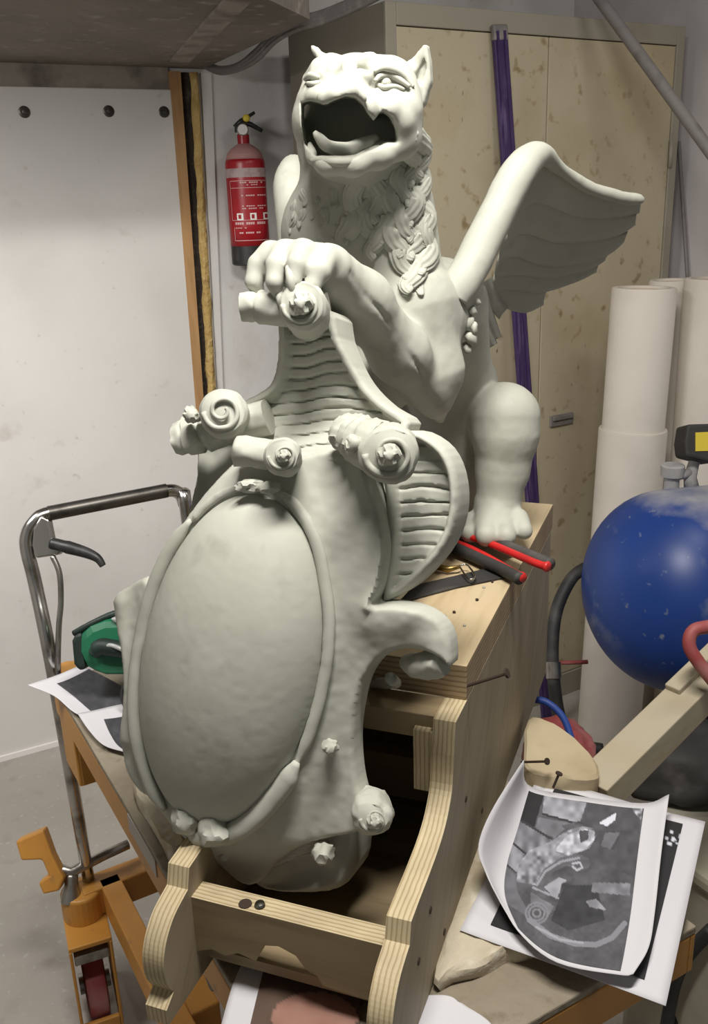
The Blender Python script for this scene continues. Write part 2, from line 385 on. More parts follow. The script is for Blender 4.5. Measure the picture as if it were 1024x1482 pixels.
# cables along the soffit edge
pts = [(296, 92, 2.50), (318, 101, 2.47), (345, 96, 2.40), (372, 75, 2.28), (398, 49, 2.15), (430, 31, 2.04), (470, 20, 1.97), (530, -6, 1.86), (590, -40, 1.75)]
for k, off in enumerate((0, 6, 11)):
    P = spline([D(x, y + off * (.4 if i < 3 else 1), d) for i, (x, y, d) in enumerate(pts)], 6)
    m = MB(); m.tube(P, (.010, .008, .006)[k], 10)
    o = m.build('ceiling_cable', 'cable_grey', smooth=True, origin=P[0])
    tag(o, ('thick', 'middling', 'thinnest')[k] + ' grey cable of the bundle bending along the concrete soffit', 'cable', 'cables along the soffit')
# diagonal pipe across the cabinet's corner
p0, p1 = D(868, 0, 2.30), onW(0, 0)
q = ray(1024, 215); rw = W0 + WX * (WR - .05); t = ((rw - CAM) @ WX) / (q @ WX); p1 = CAM + q * min(t, 2.2)
dv = p1 - p0
m = MB(); m.tube([p0 - dv * (p0[2] - CEIL) / dv[2], p0, p1, p1 + dv * .55], .0145, 14)
tag(m.build('conduit_pipe', 'pipe_grey', smooth=True, origin=p0), 'grey conduit pipe running diagonally down from the ceiling past the cabinet', 'pipe')

# ================================================================== CABINET
c0 = D(555, 1, 2.1); CW, CD, CHT = .992, .473, c0[2]
cb = A([c0[0], c0[1], 0])
def CP(a, h, z): return cb + CX * a - CY * h + Z3 * z        # h: out of the front
cab = thing('storage_cabinet', cb, 'tall beige steel two-door cabinet with rust speckles against the wall', 'cabinet')
m = MB()
m.box(CP(.008, -CD / 2, CHT / 2), (CX, CY, Z3), (.008, CD / 2, CHT / 2))
m.box(CP(CW - .008, -CD / 2, CHT / 2), (CX, CY, Z3), (.008, CD / 2, CHT / 2))
m.box(CP(CW / 2, -CD / 2, CHT - .008), (CX, CY, Z3), (CW / 2 - .016, CD / 2, .008))
m.box(CP(CW / 2, -CD + .006, CHT / 2), (CX, CY, Z3), (CW / 2 - .016, .006, CHT / 2 - .016))
m.build('body', 'cabinet_side', cab, bevel=.002)
fx = .030
m = MB()
m.box(CP(fx / 2, 0, CHT / 2), (CX, CY, Z3), (fx / 2, .006, CHT / 2)); m.box(CP(CW - fx / 2, 0, CHT / 2), (CX, CY, Z3), (fx / 2, .006, CHT / 2))
m.box(CP(CW / 2, 0, CHT - .024), (CX, CY, Z3), (CW / 2 - fx, .006, .024)); m.box(CP(CW / 2, 0, .04), (CX, CY, Z3), (CW / 2 - fx, .006, .04))
m.build('front_frame', 'cabinet_frame', cab, bevel=.002)
dw = (CW - 2 * fx) / 2
for s in (0, 1):
    m = MB(); m.box(CP(fx + dw * (s + .5), -.004, (CHT - .048 + .08) / 2), (CX, CY, Z3), (dw / 2 - .0015, .006, (CHT - .048 - .08) / 2 - .002))
    d_ = m.build('door', 'cabinet_door', cab, bevel=.002)
    if s:
        P = PL(811, 607, CP(0, .003, 0), CY); a = (P - cb) @ CX
        h = MB(); h.box(CP(a, .006, P[2]), (CX, CY, Z3), (.044, .004, .016)); h.box(CP(a, .012, P[2] + .008), (CX, CY, Z3), (.038, .005, .006))
        h.build('handle', 'pipe_grey', d_, bevel=.002)
        for zz in (CHT - .33, CHT - 1.0, .35):
            h = MB(); h.tube([CP(CW - fx, .009, zz - .035), CP(CW - fx, .009, zz + .035)], .006, 8); h.build('hinge', 'cabinet_frame', d_, smooth=True)
# purple bar leaning on it
pt = PL(722, 44, CP(0, .016, 0), CY)
best = min(((abs((Zp(722 + .07 * (y - 40), y, 0) - cb) @ CY + .13), y) for y in range(1000, 1400)))[1]
pb_ = Zp(722 + .07 * (best - 40), best, 0.0)
ax = (pt - pb_); ln = np.linalg.norm(ax); ax /= ln; sxv = CX - ax * (CX @ ax); sxv /= np.linalg.norm(sxv); syv = np.cross(ax, sxv)
pp = thing('purple_bar', pb_, 'long purple strip leaning against the cabinet doors', 'bar')
m = MB(); m.box((pt + pb_) / 2, (sxv, syv, ax), (.0215, .006, ln / 2)); m.build('strip', 'purple', pp, bevel=.002)
m = MB()
for s in (-.012, .010): m.box((pt + pb_) / 2 + sxv * s - syv * .007 * np.sign(syv @ CY), (sxv, syv, ax), (.0035, .0025, ln / 2 - .002))
m.build('rib', 'purple', pp)
m = MB(); m.box(pt - ax * .005, (sxv, syv, ax), (.0225, .0075, .018)); m.build('end_cap', 'cable_grey', pp, bevel=.004)

# ================================================================== FIRE EXTINGUISHER
Rr = .0555
eo = onW(364, 383, Rr + .012); eb = A([eo[0], eo[1], eo[2]])
def ez(y): return onW(361, y, Rr + .012)[2] - eb[2]
ex = thing('fire_extinguisher', eb, 'red fire extinguisher with black base hung on the white wall', 'fire extinguisher')
zb, z1, z2, z3, z4 = ez(355), ez(238), ez(222), ez(208), ez(196)
m = MB(); m.lathe(eb, Z3, [(0, Rr * .9), (.004, Rr * .99), (zb, Rr * .99)], 40); m.build('base_ring', 'black_plastic', ex, smooth=True, autosm=40)
m = MB(); m.lathe(eb, Z3, [(zb, Rr)] + [(zb + (z1 - zb) * t, Rr) for t in (.25, .5, .75, 1)] + [(z1 + .007, Rr * .985), (z1 + .013, Rr * .95)], 40); m.build('cylinder', 'red_paint', ex, smooth=True)
m = MB(); m.lathe(eb, Z3, [(z1 + .0125, Rr * .952), (z2, Rr * .86), ((z2 + z3) / 2, Rr * .66), (z3 - .004, Rr * .42), (z3, Rr * .30)], 40); m.build('shoulder', 'red_dust', ex, smooth=True)
m = MB(); m.lathe(eb, Z3, [(z3 - .002, Rr * .30), (z4 + .002, Rr * .30), (z4 + .004, Rr * .24)], 20); m.build('neck', 'red_paint', ex, smooth=True, autosm=40)
def vdir(th): return -WY * math.cos(th) + WX * math.sin(th)          # th = 0 faces out of the wall
camang = math.atan2((CAM - eb) @ WX, (CAM - eb) @ -WY)
def patch(a0, a1, za, zc, r, mb, n=14):
    G = [[eb + Z3 * z + vdir(camang + a0 + (a1 - a0) * i / n) * r for i in range(n + 1)] for z in (za, zc)]
    mb.grid(G)
m = MB(); patch(-1.5, 1.5, ez(257), ez(244), Rr + .0006, m); m.build('label_band', 'label_grey', ex, smooth=True)
def xa(x): return math.asin(max(-.98, min(.98, (x - 362) / 28.5)))
m = MB()
for (y, th) in ((262, .9), (272, .8), (318, .7), (347, .9)): patch(xa(339 if y < 340 else 341), 1.3, ez(y + th / 2), ez(y - th / 2), Rr + .0007, m)
for (x, ya, yb) in ((339, 262, 318), (341, 328, 347)): patch(xa(x), xa(x) + .03, ez(yb), ez(ya), Rr + .0007, m, 2)
for (x0, x1, y, t) in ((353, 385, 264.5, 2.2), (362, 378, 268, 1.4), (354, 389, 283, 2.0), (354, 388, 298, 1.6), (354, 384, 301.5, 1.6), (343, 392, 322.5, 3.6), (343, 359, 329, 1.3), (348, 378, 336, 2.4)):
    k = int((x1 - x0) / 3)
    for i in range(k):
        if (i * 7 + int(y)) % 5 == 0: continue
        xx = x0 + (x1 - x0) * i / k; patch(xa(xx), xa(xx + 2.5), ez(y + t / 2), ez(y - t / 2), Rr + .0008, m, 2)
m.build('label_print', 'label_print', ex, smooth=True)
for x in (346, 364.5, 383):
    m = MB(); patch(xa(x), xa(x + 9), ez(318), ez(308), Rr + .0009, m, 4); pg = m.build('label_pictogram', 'label_white', ex, smooth=True)
    m = MB(); patch(xa(x + 2), xa(x + 6), ez(316), ez(310), Rr + .0012, m, 2); m.build('pictogram_mark', 'red_paint', pg, smooth=True)
hv = eb + Z3 * (z4 + .002); fr = vdir(camang); lt = np.cross(Z3, fr); lt /= np.linalg.norm(lt)     # lt points to screen right
if (lt @ RT) < 0: lt = -lt
m = MB(); m.lathe(hv, Z3, [(0, .013), (.012, .014), (.022, .012), (.026, .007)], 18); m.box(hv + Z3 * .014 - lt * .012, (lt, fr, Z3), (.010, .008, .008)); vb = m.build('valve', 'black_plastic', ex, smooth=True, autosm=35)
m = MB(); m.lathe(hv + fr * .010 + Z3 * .012, fr, [(0, .0165), (.006, .0165), (.008, .014)], 24); g_ = m.build('pressure_gauge', 'steel', ex, smooth=True, autosm=35)
m = MB(); m.lathe(hv + fr * .0175 + Z3 * .012, fr, [(0, .0135), (.001, .0133)], 24); m.build('gauge_face', 'gauge', g_, smooth=True, autosm=35)
m = MB(); m.tube([hv + Z3 * .018 - lt * .016, hv + Z3 * .030 + lt * .004, hv + Z3 * .026 + lt * .022, hv + Z3 * .008 + lt * .054], [.007, .008, .007, .005], 8); m.build('carry_handle', 'black_plastic', ex, smooth=True)
m = MB(); m.tube([hv + Z3 * .020 - lt * .022, hv + Z3 * .034 - lt * .004, hv + Z3 * .044 + lt * .014, hv + Z3 * .056 + lt * .036], [.006, .007, .005, .004], 8); m.build('squeeze_lever', 'black_plastic', ex, smooth=True)
m = MB(); m.lathe(hv + fr * .012 + Z3 * .041 + lt * .012, fr, [(-.005, .006), (-.003, .010), (.003, .010), (.006, .005)], 14); m.build('safety_seal', 'yellow_green', ex, smooth=True)
m = MB(); m.box(eb + WY * (Rr + .006) + Z3 * ez(250), (WX, WY, Z3), (.02, .006, .05)); m.build('wall_bracket', 'black_plastic', ex)

# ================================================================== LIFT TABLE
ZT = .80
ta = Zp(75, 985, ZT)                                         # far-left corner of the platform
TWD, TLN = .457, .955
def TP(u, v, z): return A([ta[0], ta[1], 0]) + TX * u - TY * v + Z3 * z      # u to the right end, v towards the viewer
T0 = TP(TWD / 2, TLN / 2, 0)
lift = thing('lift_table', T0, 'orange-yellow scissor lift trolley with chrome push handle', 'lift table')
m = MB(); m.box(TP(TWD / 2, TLN / 2, ZT - .005), (TX, TY, Z3), (TWD / 2, TLN / 2, .005)); m.build('platform_top', 'lift_top', lift, bevel=.002)
m = MB()
for (u, v, hu, hv_) in ((.004, TLN / 2, .004, TLN / 2), (TWD - .004, TLN / 2, .004, TLN / 2), (TWD / 2, .004, TWD / 2 - .008, .004), (TWD / 2, TLN - .004, TWD / 2 - .008, .004)):
    m.box(TP(u, v, ZT - .035), (TX, TY, Z3), (hu, hv_, .025))
pf = m.build('platform_skirt', 'lift_yellow', lift, bevel=.002)
P = PL(205, 1222, TP(-.001, 0, 0), TX); v_ = (A([ta[0], ta[1], 0]) - P) @ TY
m = MB(); m.box(TP(-.001, v_ , P[2]), (TX, TY, Z3), (.0006, .055, .013)); m.build('sticker', 'sticker', pf)
# scissor arms, end bracket, base
m = MB(); m.box(TP(.05, .10, ZT - .10), (TX, TY, Z3), (.045, .006, .05)); m.box(TP(.006, .06, ZT - .10), (TX, TY, Z3), (.005, .045, .05)); m.build('end_bracket', 'lift_yellow', lift, bevel=.003)
for (u, va, vb_) in ((.10, .08, .85), (TWD - .10, .08, .85), (.13, .85, .08), (TWD - .13, .85, .08)):
    a_, b_ = TP(u, va, ZT - .07), TP(u, vb_, .30); ax_ = (b_ - a_) / np.linalg.norm(b_ - a_)
    m = MB(); m.box((a_ + b_) / 2, (TX, np.cross(ax_, TX), ax_), (.011, .027, np.linalg.norm(b_ - a_) / 2)); m.build('scissor_arm', 'lift_yellow', lift, bevel=.003)
m = MB(); m.tube([TP(.07, .465, .515), TP(TWD - .07, .465, .515)], .014, 14); m.build('pivot_axle', 'steel_dark', lift, smooth=True, autosm=40)
ZB = .285
bq = Zp(118, 1296, ZB); bu = (bq - ta) @ TX; bv = -(bq - ta) @ TY
BW, BL = TWD - bu - .02, .86
m = MB()
m.box(TP(bu + .055, bv + BL / 2, ZB - .01), (TX, TY, Z3), (.020, BL / 2, .03)); m.box(TP(bu + BW, bv + BL / 2, ZB - .01), (TX, TY, Z3), (.020, BL / 2, .03))
m.box(TP(bu + BW / 2, bv, ZB - .01), (TX, TY, Z3), (BW / 2, .026, .03)); m.box(TP(bu + BW / 2, bv + BL, ZB - .01), (TX, TY, Z3), (BW / 2, .026, .03))
m.lathe(TP(bu, bv, ZB - .045), Z3, [(0, .036), (.004, .039), (.058, .039), (.062, .035)], 24)
m.build('base_frame', 'lift_yellow', lift, bevel=.004)
def castor(u, v, dr=0.0):
    c = TP(u, v, 0); cx_, cy_ = axes(29.8 + dr)
    f = MB()
    for s in (-1, 1): f.prism([c + cx_ * .034 * s + cy_ * y + Z3 * z for (y, z) in ((-.088, .235), (.045, .235), (.045, .09), (.030, .04), (-.088, .03))], cx_ * .006 * s)
    f.box(c + Z3 * .238 - cy_ * .02, (cx_, cy_, Z3), (.040, .067, .005)); f.box(c + Z3 * .040 - cy_ * .084, (cx_, cy_, Z3), (.034, .005, .016))
    o = f.build('castor_fork', 'lift_yellow', lift, bevel=.002)
    w_ = MB(); w_.lathe(c + Z3 * .077 - cx_ * .021, cx_, [(0, .055), (.003, .074), (.008, .077), (.034, .077), (.039, .074), (.042, .055)], 32); w_.build('wheel', 'red_dusty', o, smooth=True, autosm=40)
    h_ = MB(); h_.lathe(c + Z3 * .077 - cx_ * .030, cx_, [(0, .020), (.060, .020)], 14); h_.build('wheel_hub', 'steel', o, smooth=True, autosm=40)
    h_ = MB(); h_.box(c + Z3 * .207 - cy_ * .07, (cx_, cy_, Z3), (.032, .014, .010)); h_.build('fork_plate', 'steel', o, bevel=.002)
    return o
castor(bu, bv, -8); castor(bu + BW, bv, 0); castor(bu + .055, bv + BL, 0); castor(bu + BW, bv + BL, 0)
pbk = Zp(280, 1450, ZB); m = MB(); m.box(pbk - Z3 * .02, (TX, TY, Z3), (.034, .036, .034)); m.build('pump_block', 'lift_yellow', lift, bevel=.004)
# foot pedal and its linkage, above the far-left castor
def pdl(x, y, d): return D(x, y, d)
dP = proj(bq)[2] - .05
def pxpoly(pts, d, th): return [D(x, y, d) for x, y in pts], FW * th
m = MB(); pl_, ev = pxpoly([(22, 1218), (62, 1201), (76, 1240), (85, 1258), (92, 1272), (85, 1290), (62, 1295), (55, 1278), (70, 1268), (60, 1245), (30, 1246)], dP, .028)
m.prism(pl_, ev); m.build('brake_pedal', 'lift_yellow', lift, bevel=.004)
m = MB(); m.tube([D(88, 1258, dP + .02), D(104, 1262, dP + .03), D(150, 1238, dP + .05), D(185, 1222, dP + .08)], .010, 10); m.build('pedal_axle', 'steel', lift, smooth=True)
m = MB(); m.lathe(D(103, 1290, dP + .03), UP, [(-.018, .020), (.0, .017), (.012, .013), (.030, .013), (.034, .010)], 14); m.build('pump_ram', 'steel', lift, smooth=True, autosm=40)
m = MB(); m.tube([TP(.06, .10, ZT - .14), TP(.12, .16, ZT - .24), TP(.22, .22, ZT - .30)], .005, 8); m.build('hydraulic_hose', 'rubber', lift, smooth=True)
# handle
hb = Zp(131, 1290, .27); db = proj(hb)[2]
hl = [hb, D(79, 985, 1.585), D(52, 850, 1.57), D(39, 795, 1.565), D(40, 772, 1.565), D(50, 755, 1.567), D(66, 744, 1.575)]
e0 = D(66, 744, 1.575); bar = [e0 + TX * t for t in (.06, .14, .22)]
k = proj(bar[-1]); e1 = D(246, 709, 1.575 + .10)
hl += [e0 * (1 - t) + e1 * t for t in (.3, .6, .95)] + [D(258, 713, 1.69), D(266, 728, 1.70), D(272, 760, 1.70), D(330, 1240, proj(TP(.33, .0, .24))[2])]
hp = spline(hl, 6)
m = MB(); m.tube(hp, .0118, 14); m.build('push_handle', 'chrome', lift, smooth=True)
gr = [e0 * (1 - t) + e1 * t for t in np.linspace(.02, .97, 8)]
m = MB(); m.tube(gr, .0128, 14); m.build('handle_grip', 'steel_dark', lift, smooth=True, autosm=40)
m = MB(); pl_, ev = pxpoly([(60, 747), (70, 752), (76, 783), (88, 797), (84, 803), (52, 808), (46, 790), (48, 765)], 1.555, .022); m.prism(pl_, ev); lb = m.build('lever_bracket', 'chrome', lift, bevel=.003)
lv = spline([D(74, 786, 1.553), D(98, 792, 1.550), (D(125, 800, 1.547)), D(141, 808, 1.545), D(149, 819, 1.545)], 5)
m = MB(); m.tube(lv, [.0100] * 5 + list(np.linspace(.0112, .0055, len(lv) - 5)), 10, flat=(FW, 1.0)); m.build('release_lever', 'black_plastic', lift, smooth=True)
m = MB(); m.tube(spline([D(76, 805, 1.556), D(86, 830, 1.556), D(88, 870, 1.558), D(85, 910, 1.56), D(84, 970, 1.57), D(88, 1000, 1.58)], 6), .0048, 10); m.build('lever_rod', 'steel', lift, smooth=True)

# ================================================================== STAND
SR, SL, PT = -.206, -.456, .0235
ZD, ZU = 1.09, 1.05
stand = thing('plywood_stand', ST((SR + SL) / 2, .95, ZT), 'open-fronted plywood stand with curved side panels carrying the clay griffin', 'stand')
prof = [(.578, .803), (.577, .822), (.592, .831), (.584, .846), (.581, .862), (.583, .880), (.592, .896), (.608, .909), (.634, .917), (.640, .938), (.668, .941), (.694, .943), (.732, .948), (.758, .957), (.774, .970), (.784, .985), (.789, 1.016), (.797, ZU), (1.385, ZU), (1.385, .803)]
pr2 = [tuple(q) for q in spline([A(p) for p in prof[2:9]], 4)]; pr3 = [tuple(q) for q in spline([A(p) for p in prof[9:17]], 3)]
prof = prof[:2] + pr2 + pr3 + prof[17:]
for c in (SR - PT, SL):
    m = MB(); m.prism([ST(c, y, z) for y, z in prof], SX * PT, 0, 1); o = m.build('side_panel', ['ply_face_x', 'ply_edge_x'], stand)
    for (y, z) in ((.70, .90), (.66, .875), (.92, .86), (.84, .93), (.75, .83)):
        h = MB(); sg = 1 if c > -.3 else -1; cc = c + (PT if sg > 0 else 0)
        h.lathe(ST(cc - sg * .001, y, z), SX * sg, [(0, .004), (.002, .0035)], 8); h.build('screw', 'rust', o)
m = MB(); m.box(ST((SR + SL) / 2, (.842 + 1.40) / 2, (ZD + ZU) / 2), (SX, SY, Z3), ((SR - SL) / 2, (1.40 - .842) / 2, (ZD - ZU) / 2), 0)
for i in range(len(m.f)): m.m[i] = 0 if i in (4, 5) else 1
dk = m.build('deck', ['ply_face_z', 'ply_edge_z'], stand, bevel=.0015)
m = MB(); m.box(ST((SR + SL) / 2, .822, 1.036), (SX, SY, Z3), ((SR - SL) / 2 - PT, .02, .014)); m.build('cross_rail', 'ply_face_y', stand, bevel=.001)
m = MB(); m.box(ST(SR - PT - .0105, .812, 1.00), (SX, SY, Z3), (.0105, .018, .036)); m.build('corner_block', 'ply_edge_x', stand, bevel=.001)
# front rail with a broken-out lower edge
zt_, zl_ = .905, .843
low = [(SL + PT, .838), (-.415, .846), (-.400, .842), (-.385, .850), (-.366, .846), (-.357, .868), (-.340, .872), (-.322, .866), (-.312, .852), (-.300, .848), (-.295, .838), (-.262, .836), (SR - PT, .836)]
poly = [ST(a, .638, z) for a, z in [(SL + PT, zt_), (SR - PT, zt_)] + low[::-1]]
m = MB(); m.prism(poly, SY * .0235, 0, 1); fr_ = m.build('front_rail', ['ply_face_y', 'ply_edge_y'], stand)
h = MB(); p = ST(-.362, .648, .905); h.lathe(p - Z3 * .01, Z3, [(0, .0035), (.011, .0035), (.012, .0055), (.014, .0045), (.015, .002)], 12); h.build('bolt', 'chrome', fr_, smooth=True, autosm=40)
h = MB(); h.lathe(ST(-.377, .646, .9045), Z3, [(0, .007), (.0015, .0065)], 12); h.build('bolt_hole', 'rust', fr_)
m = MB(); m.box(ST((SR + SL) / 2, .955, .868), (SX, SY, Z3), ((SR - SL) / 2 - PT, .0115, .030)); m.build('back_rail', 'ply_face_y', stand)
m = MB(); m.box(ST((SR + SL) / 2, .80, .822), (SX, SY, Z3), ((SR - SL) / 2 - PT, .145, .006)); m.build('bottom_board', 'ply_face_y', stand)
m = MB(); m.box(ST((SR + SL) / 2, 1.37, .925), (SX, SY, Z3), ((SR - SL) / 2 - PT, .010, .124)); m.build('back_panel', 'ply_face_y', stand)
# long nail sticking out of the deck side
n0, n1 = ST(SR - .004, .845, 1.064), None
n1 = PL(731, 975, ST(0, .845, 0), SY)
m = MB(); m.tube([n0, n1], .0019, 8); m.lathe(n1, (n1 - n0), [(0, .0019), (0.0005, .0052), (.003, .0052)], 12); m.build('nail', 'rust', dk)

# ================================================================== CLAY GRIFFIN
def G(x, y, s): return onSY(x, y, s)
def pxs(P): return proj(P)[2] / FPX                            # metres per pixel at a point
GR = thing('griffin_sculpture', ST((SR + SL) / 2, 1.10, ZD), 'grey clay griffin gripping an oval scrolled shield on the plywood stand', 'sculpture')

class Field:
    def __init__(s, lo, hi, h):
        s.lo = A(lo, dtype=float); s.h = h; s.n = np.ceil((A(hi) - s.lo) / h).astype(int) + 1
        s.F = np.full(tuple(s.n), .2, dtype=np.float32)
    def region(s, lo, hi):
        i0 = np.maximum(np.floor((lo - s.lo) / s.h).astype(int), 0); i1 = np.minimum(np.ceil((hi - s.lo) / s.h).astype(int) + 1, s.n)
        if (i1 <= i0).any(): return None, None
        sl = tuple(slice(a, b) for a, b in zip(i0, i1))
        g = np.meshgrid(*[s.lo[k] + s.h * np.arange(i0[k], i1[k]) for k in range(3)], indexing='ij')
        return sl, np.stack(g, -1)
    def union(s, sl, d, k):
        a = s.F[sl]
        if k <= 0: s.F[sl] = np.minimum(a, d); return
        h = np.maximum(k - np.abs(a - d), 0) / k
        s.F[sl] = np.minimum(a, d) - h * h * k * .25
    def cut(s, sl, d, k):
        a = s.F[sl]; b = -d; h = np.maximum(k - np.abs(a - b), 0) / max(k, 1e-9)
        s.F[sl] = np.maximum(a, b) + h * h * k * .25
    def cone(s, p, q, r1, r2, k=.02, sub=False):
        p, q = A(p), A(q); R = max(r1, r2) + k + .012
        sl, X = s.region(np.minimum(p, q) - R, np.maximum(p, q) + R)
        if sl is None: return
        pq = q - p; t = np.clip(((X - p) @ pq) / max(pq @ pq, 1e-12), 0, 1)
        d = np.linalg.norm(X - p - t[..., None] * pq, axis=-1) - (r1 + (r2 - r1) * t)
        (s.cut if sub else s.union)(sl, d, k)
    def ell(s, c, ax, r, k=.02, sub=False):
        c = A(c); R = max(r) + k + .012
        sl, X = s.region(c - R, c + R)
        if sl is None: return
        Y = X - c; q = np.stack([(Y @ A(ax[i])) for i in range(3)], -1)
        r = A(r); k0 = np.linalg.norm(q / r, axis=-1); k1 = np.linalg.norm(q / r ** 2, axis=-1) + 1e-9
        (s.cut if sub else s.union)(sl, k0 * (k0 - 1) / k1, k)
    def chain(s, pts, k=.02, k0=None):
        """pts: (px, py, sy, radius px)"""
        W = [(G(x, y, d), r) for x, y, d, r in pts]; W = [(p, r * pxs(p)) for p, r in W]
        if len(W) == 1: s.cone(W[0][0], W[0][0], W[0][1], W[0][1], k); return
        for i in range(len(W) - 1): s.cone(W[i][0], W[i + 1][0], W[i][1], W[i + 1][1], k if (i or k0 is None) else k0)
    def slab(s, poly, sy, th, k=.004, sub=False, rnd=0.0):
        """pixel outline swept along the stand's depth axis between sy-th and sy+th"""
        P = [G(x, y, sy) for x, y in poly]; sc = pxs(P[0])
        lo = np.min([p - SY * th for p in P] + [p + SY * th for p in P], 0) - .02; hi = np.max([p - SY * th for p in P] + [p + SY * th for p in P], 0) + .02
        sl, X = s.region(lo, hi)
        U = X @ SX; V = X[..., 2]; T = X @ SY
        q = [(p @ SX, p[2]) for p in P]
        d2 = polysdf(U, V, q) - rnd; dz = np.abs(T - sy) - th
        d = np.where((d2 > 0) & (dz > 0), np.hypot(np.maximum(d2, 0), np.maximum(dz, 0)), np.maximum(d2, dz))
        (s.cut if sub else s.union)(sl, d.astype(np.float32), k)
    def carve(s, poly, sy0, sy1, k=.003):
        """hollow out a photo-pixel outline between two depths"""
        P = [G(x, y, q) for x, y in poly for q in (sy0, sy1)]
        sl, X = s.region(np.min(P, 0) - .02, np.max(P, 0) + .02)
        v = X - CAM; dp = v @ FW; U = 512 + FPX * (v @ RT) / dp; W = 741 - FPX * (v @ UP) / dp; T = X @ SY
        d2 = polysdf(U, W, poly) * (1.05 / FPX); dz = np.abs(T - (sy0 + sy1) / 2) - (sy1 - sy0) / 2
        s.cut(sl, np.maximum(d2, dz).astype(np.float32), k)
    def hit(s, x, y, d0=.6, d1=2.0):
        q = ray(x, y); t = np.arange(d0, d1, s.h * .5); P = CAM + t[:, None] * q
        I = (P - s.lo) / s.h; ok = ((I > 1) & (I < s.n - 3)).all(1)
        if not ok.any(): return None
        J = np.rint(I[ok]).astype(int); v = s.F[J[:, 0], J[:, 1], J[:, 2]]; w = np.where(v < 0)[0]
        if not len(w): return None
        return P[ok][w[0]]
    def normal(s, P):
        I = np.clip(np.rint((P - s.lo) / s.h).astype(int), 3, s.n - 4)
        f = lambda k: float(s.F[tuple(I + k)])
        e = [A([2, 0, 0]), A([0, 2, 0]), A([0, 0, 2])]
        g = A([f(d) - f(-d) for d in e]); return g / (np.linalg.norm(g) + 1e-9)
    def mesh(s):
        F = s.F; S = F < 0
        c = np.zeros(tuple(s.n - 1), dtype=np.uint8)
        for i in (0, 1):
            for j in (0, 1):
                for k in (0, 1): c += S[i:F.shape[0] - 1 + i, j:F.shape[1] - 1 + j, k:F.shape[2] - 1 + k]
        act = (c > 0) & (c < 8); ids = np.full(act.shape, -1, dtype=np.int64); cell = np.argwhere(act); ids[act] = np.arange(len(cell))
        acc = np.zeros((len(cell), 3)); cnt = np.zeros(len(cell))
        corners = [A((i, j, k)) for i in (0, 1) for j in (0, 1) for k in (0, 1)]
        for a in corners:
            for ax in range(3):
                if a[ax]: continue
                b = a.copy(); b[ax] = 1
                ia, ib = cell + a, cell + b
                fa = F[ia[:, 0], ia[:, 1], ia[:, 2]]; fb = F[ib[:, 0], ib[:, 1], ib[:, 2]]
                mk = (fa < 0) != (fb < 0); t = np.where(mk, fa / np.where(mk, fa - fb, 1), 0)
                p = a + (b - a) * t[:, None]; acc[mk] += p[mk]; cnt[mk] += 1
        V = s.lo + s.h * (cell + acc / cnt[:, None])
        faces = []
        for ax in range(3):
            sh = [slice(None)] * 3; sh2 = [slice(None)] * 3; sh[ax] = slice(0, -1); sh2[ax] = slice(1, None)
            x = S[tuple(sh)] != S[tuple(sh2)]; inside = S[tuple(sh)]
            e = np.argwhere(x); u, v = (ax + 1) % 3, (ax + 2) % 3
            ok = (e[:, u] > 0) & (e[:, v] > 0) & (e[:, u] < act.shape[u]) & (e[:, v] < act.shape[v]); e = e[ok]
            fl = inside[e[:, 0], e[:, 1], e[:, 2]]
            def idx(du, dv):
                q = e.copy(); q[:, u] -= du; q[:, v] -= dv; return ids[q[:, 0], q[:, 1], q[:, 2]]
            quad = np.stack([idx(1, 1), idx(0, 1), idx(0, 0), idx(1, 0)], 1)
            quad[~fl] = quad[~fl][:, ::-1]; faces.append(quad[(quad >= 0).all(1)])
        return V, np.concatenate(faces)

def polysdf(U, V, poly):
    d = np.full(U.shape, 1e9); ins = np.zeros(U.shape, dtype=bool); n = len(poly)
    for i in range(n):
        ax_, ay = poly[i][0], poly[i][1]; bx, by = poly[(i + 1) % n][0], poly[(i + 1) % n][1]
        ex_, ey = bx - ax_, by - ay; wx, wy = U - ax_, V - ay
        t = np.clip((wx * ex_ + wy * ey) / (ex_ * ex_ + ey * ey + 1e-18), 0, 1)
        d = np.minimum(d, (wx - ex_ * t) ** 2 + (wy - ey * t) ** 2)
        c = ((ay > V) != (by > V)) & (U < ex_ * (V - ay) / (ey if abs(ey) > 1e-12 else 1e-12) + ax_)
        ins ^= c
    d = np.sqrt(d); return np.where(ins, -d, d)

def mesh_np(name, V, Fc, matn, parent, smooth=True, disp=None, sharp=None):
    if disp is not None: V = disp(V)
    me = bpy.data.meshes.new(name); org = parent_loc(parent)
    V = (V - org).astype(np.float32)
    me.vertices.add(len(V)); me.vertices.foreach_set('co', V.ravel())
    k = Fc.shape[1]; me.loops.add(Fc.size); me.loops.foreach_set('vertex_index', Fc.ravel().astype(np.int32))
    me.polygons.add(len(Fc)); me.polygons.foreach_set('loop_start', np.arange(0, Fc.size, k, dtype=np.int32))
    try: me.polygons.foreach_set('loop_total', np.full(len(Fc), k, dtype=np.int32))
    except Exception: pass
    me.update(calc_edges=True); me.validate()
    me.polygons.foreach_set('use_smooth', [smooth] * len(me.polygons))
    if sharp: me.set_sharp_from_angle(angle=math.radians(sharp))
    me.materials.append(M[matn]); o = bpy.data.objects.new(name, me); COL.objects.link(o); o.parent = parent
    return o

B = Field(ST(-.34, 1.08, 1.42) - A([.30, .42, .40]), ST(-.34, 1.08, 1.42) + A([.34, .44, .34]), .0024)
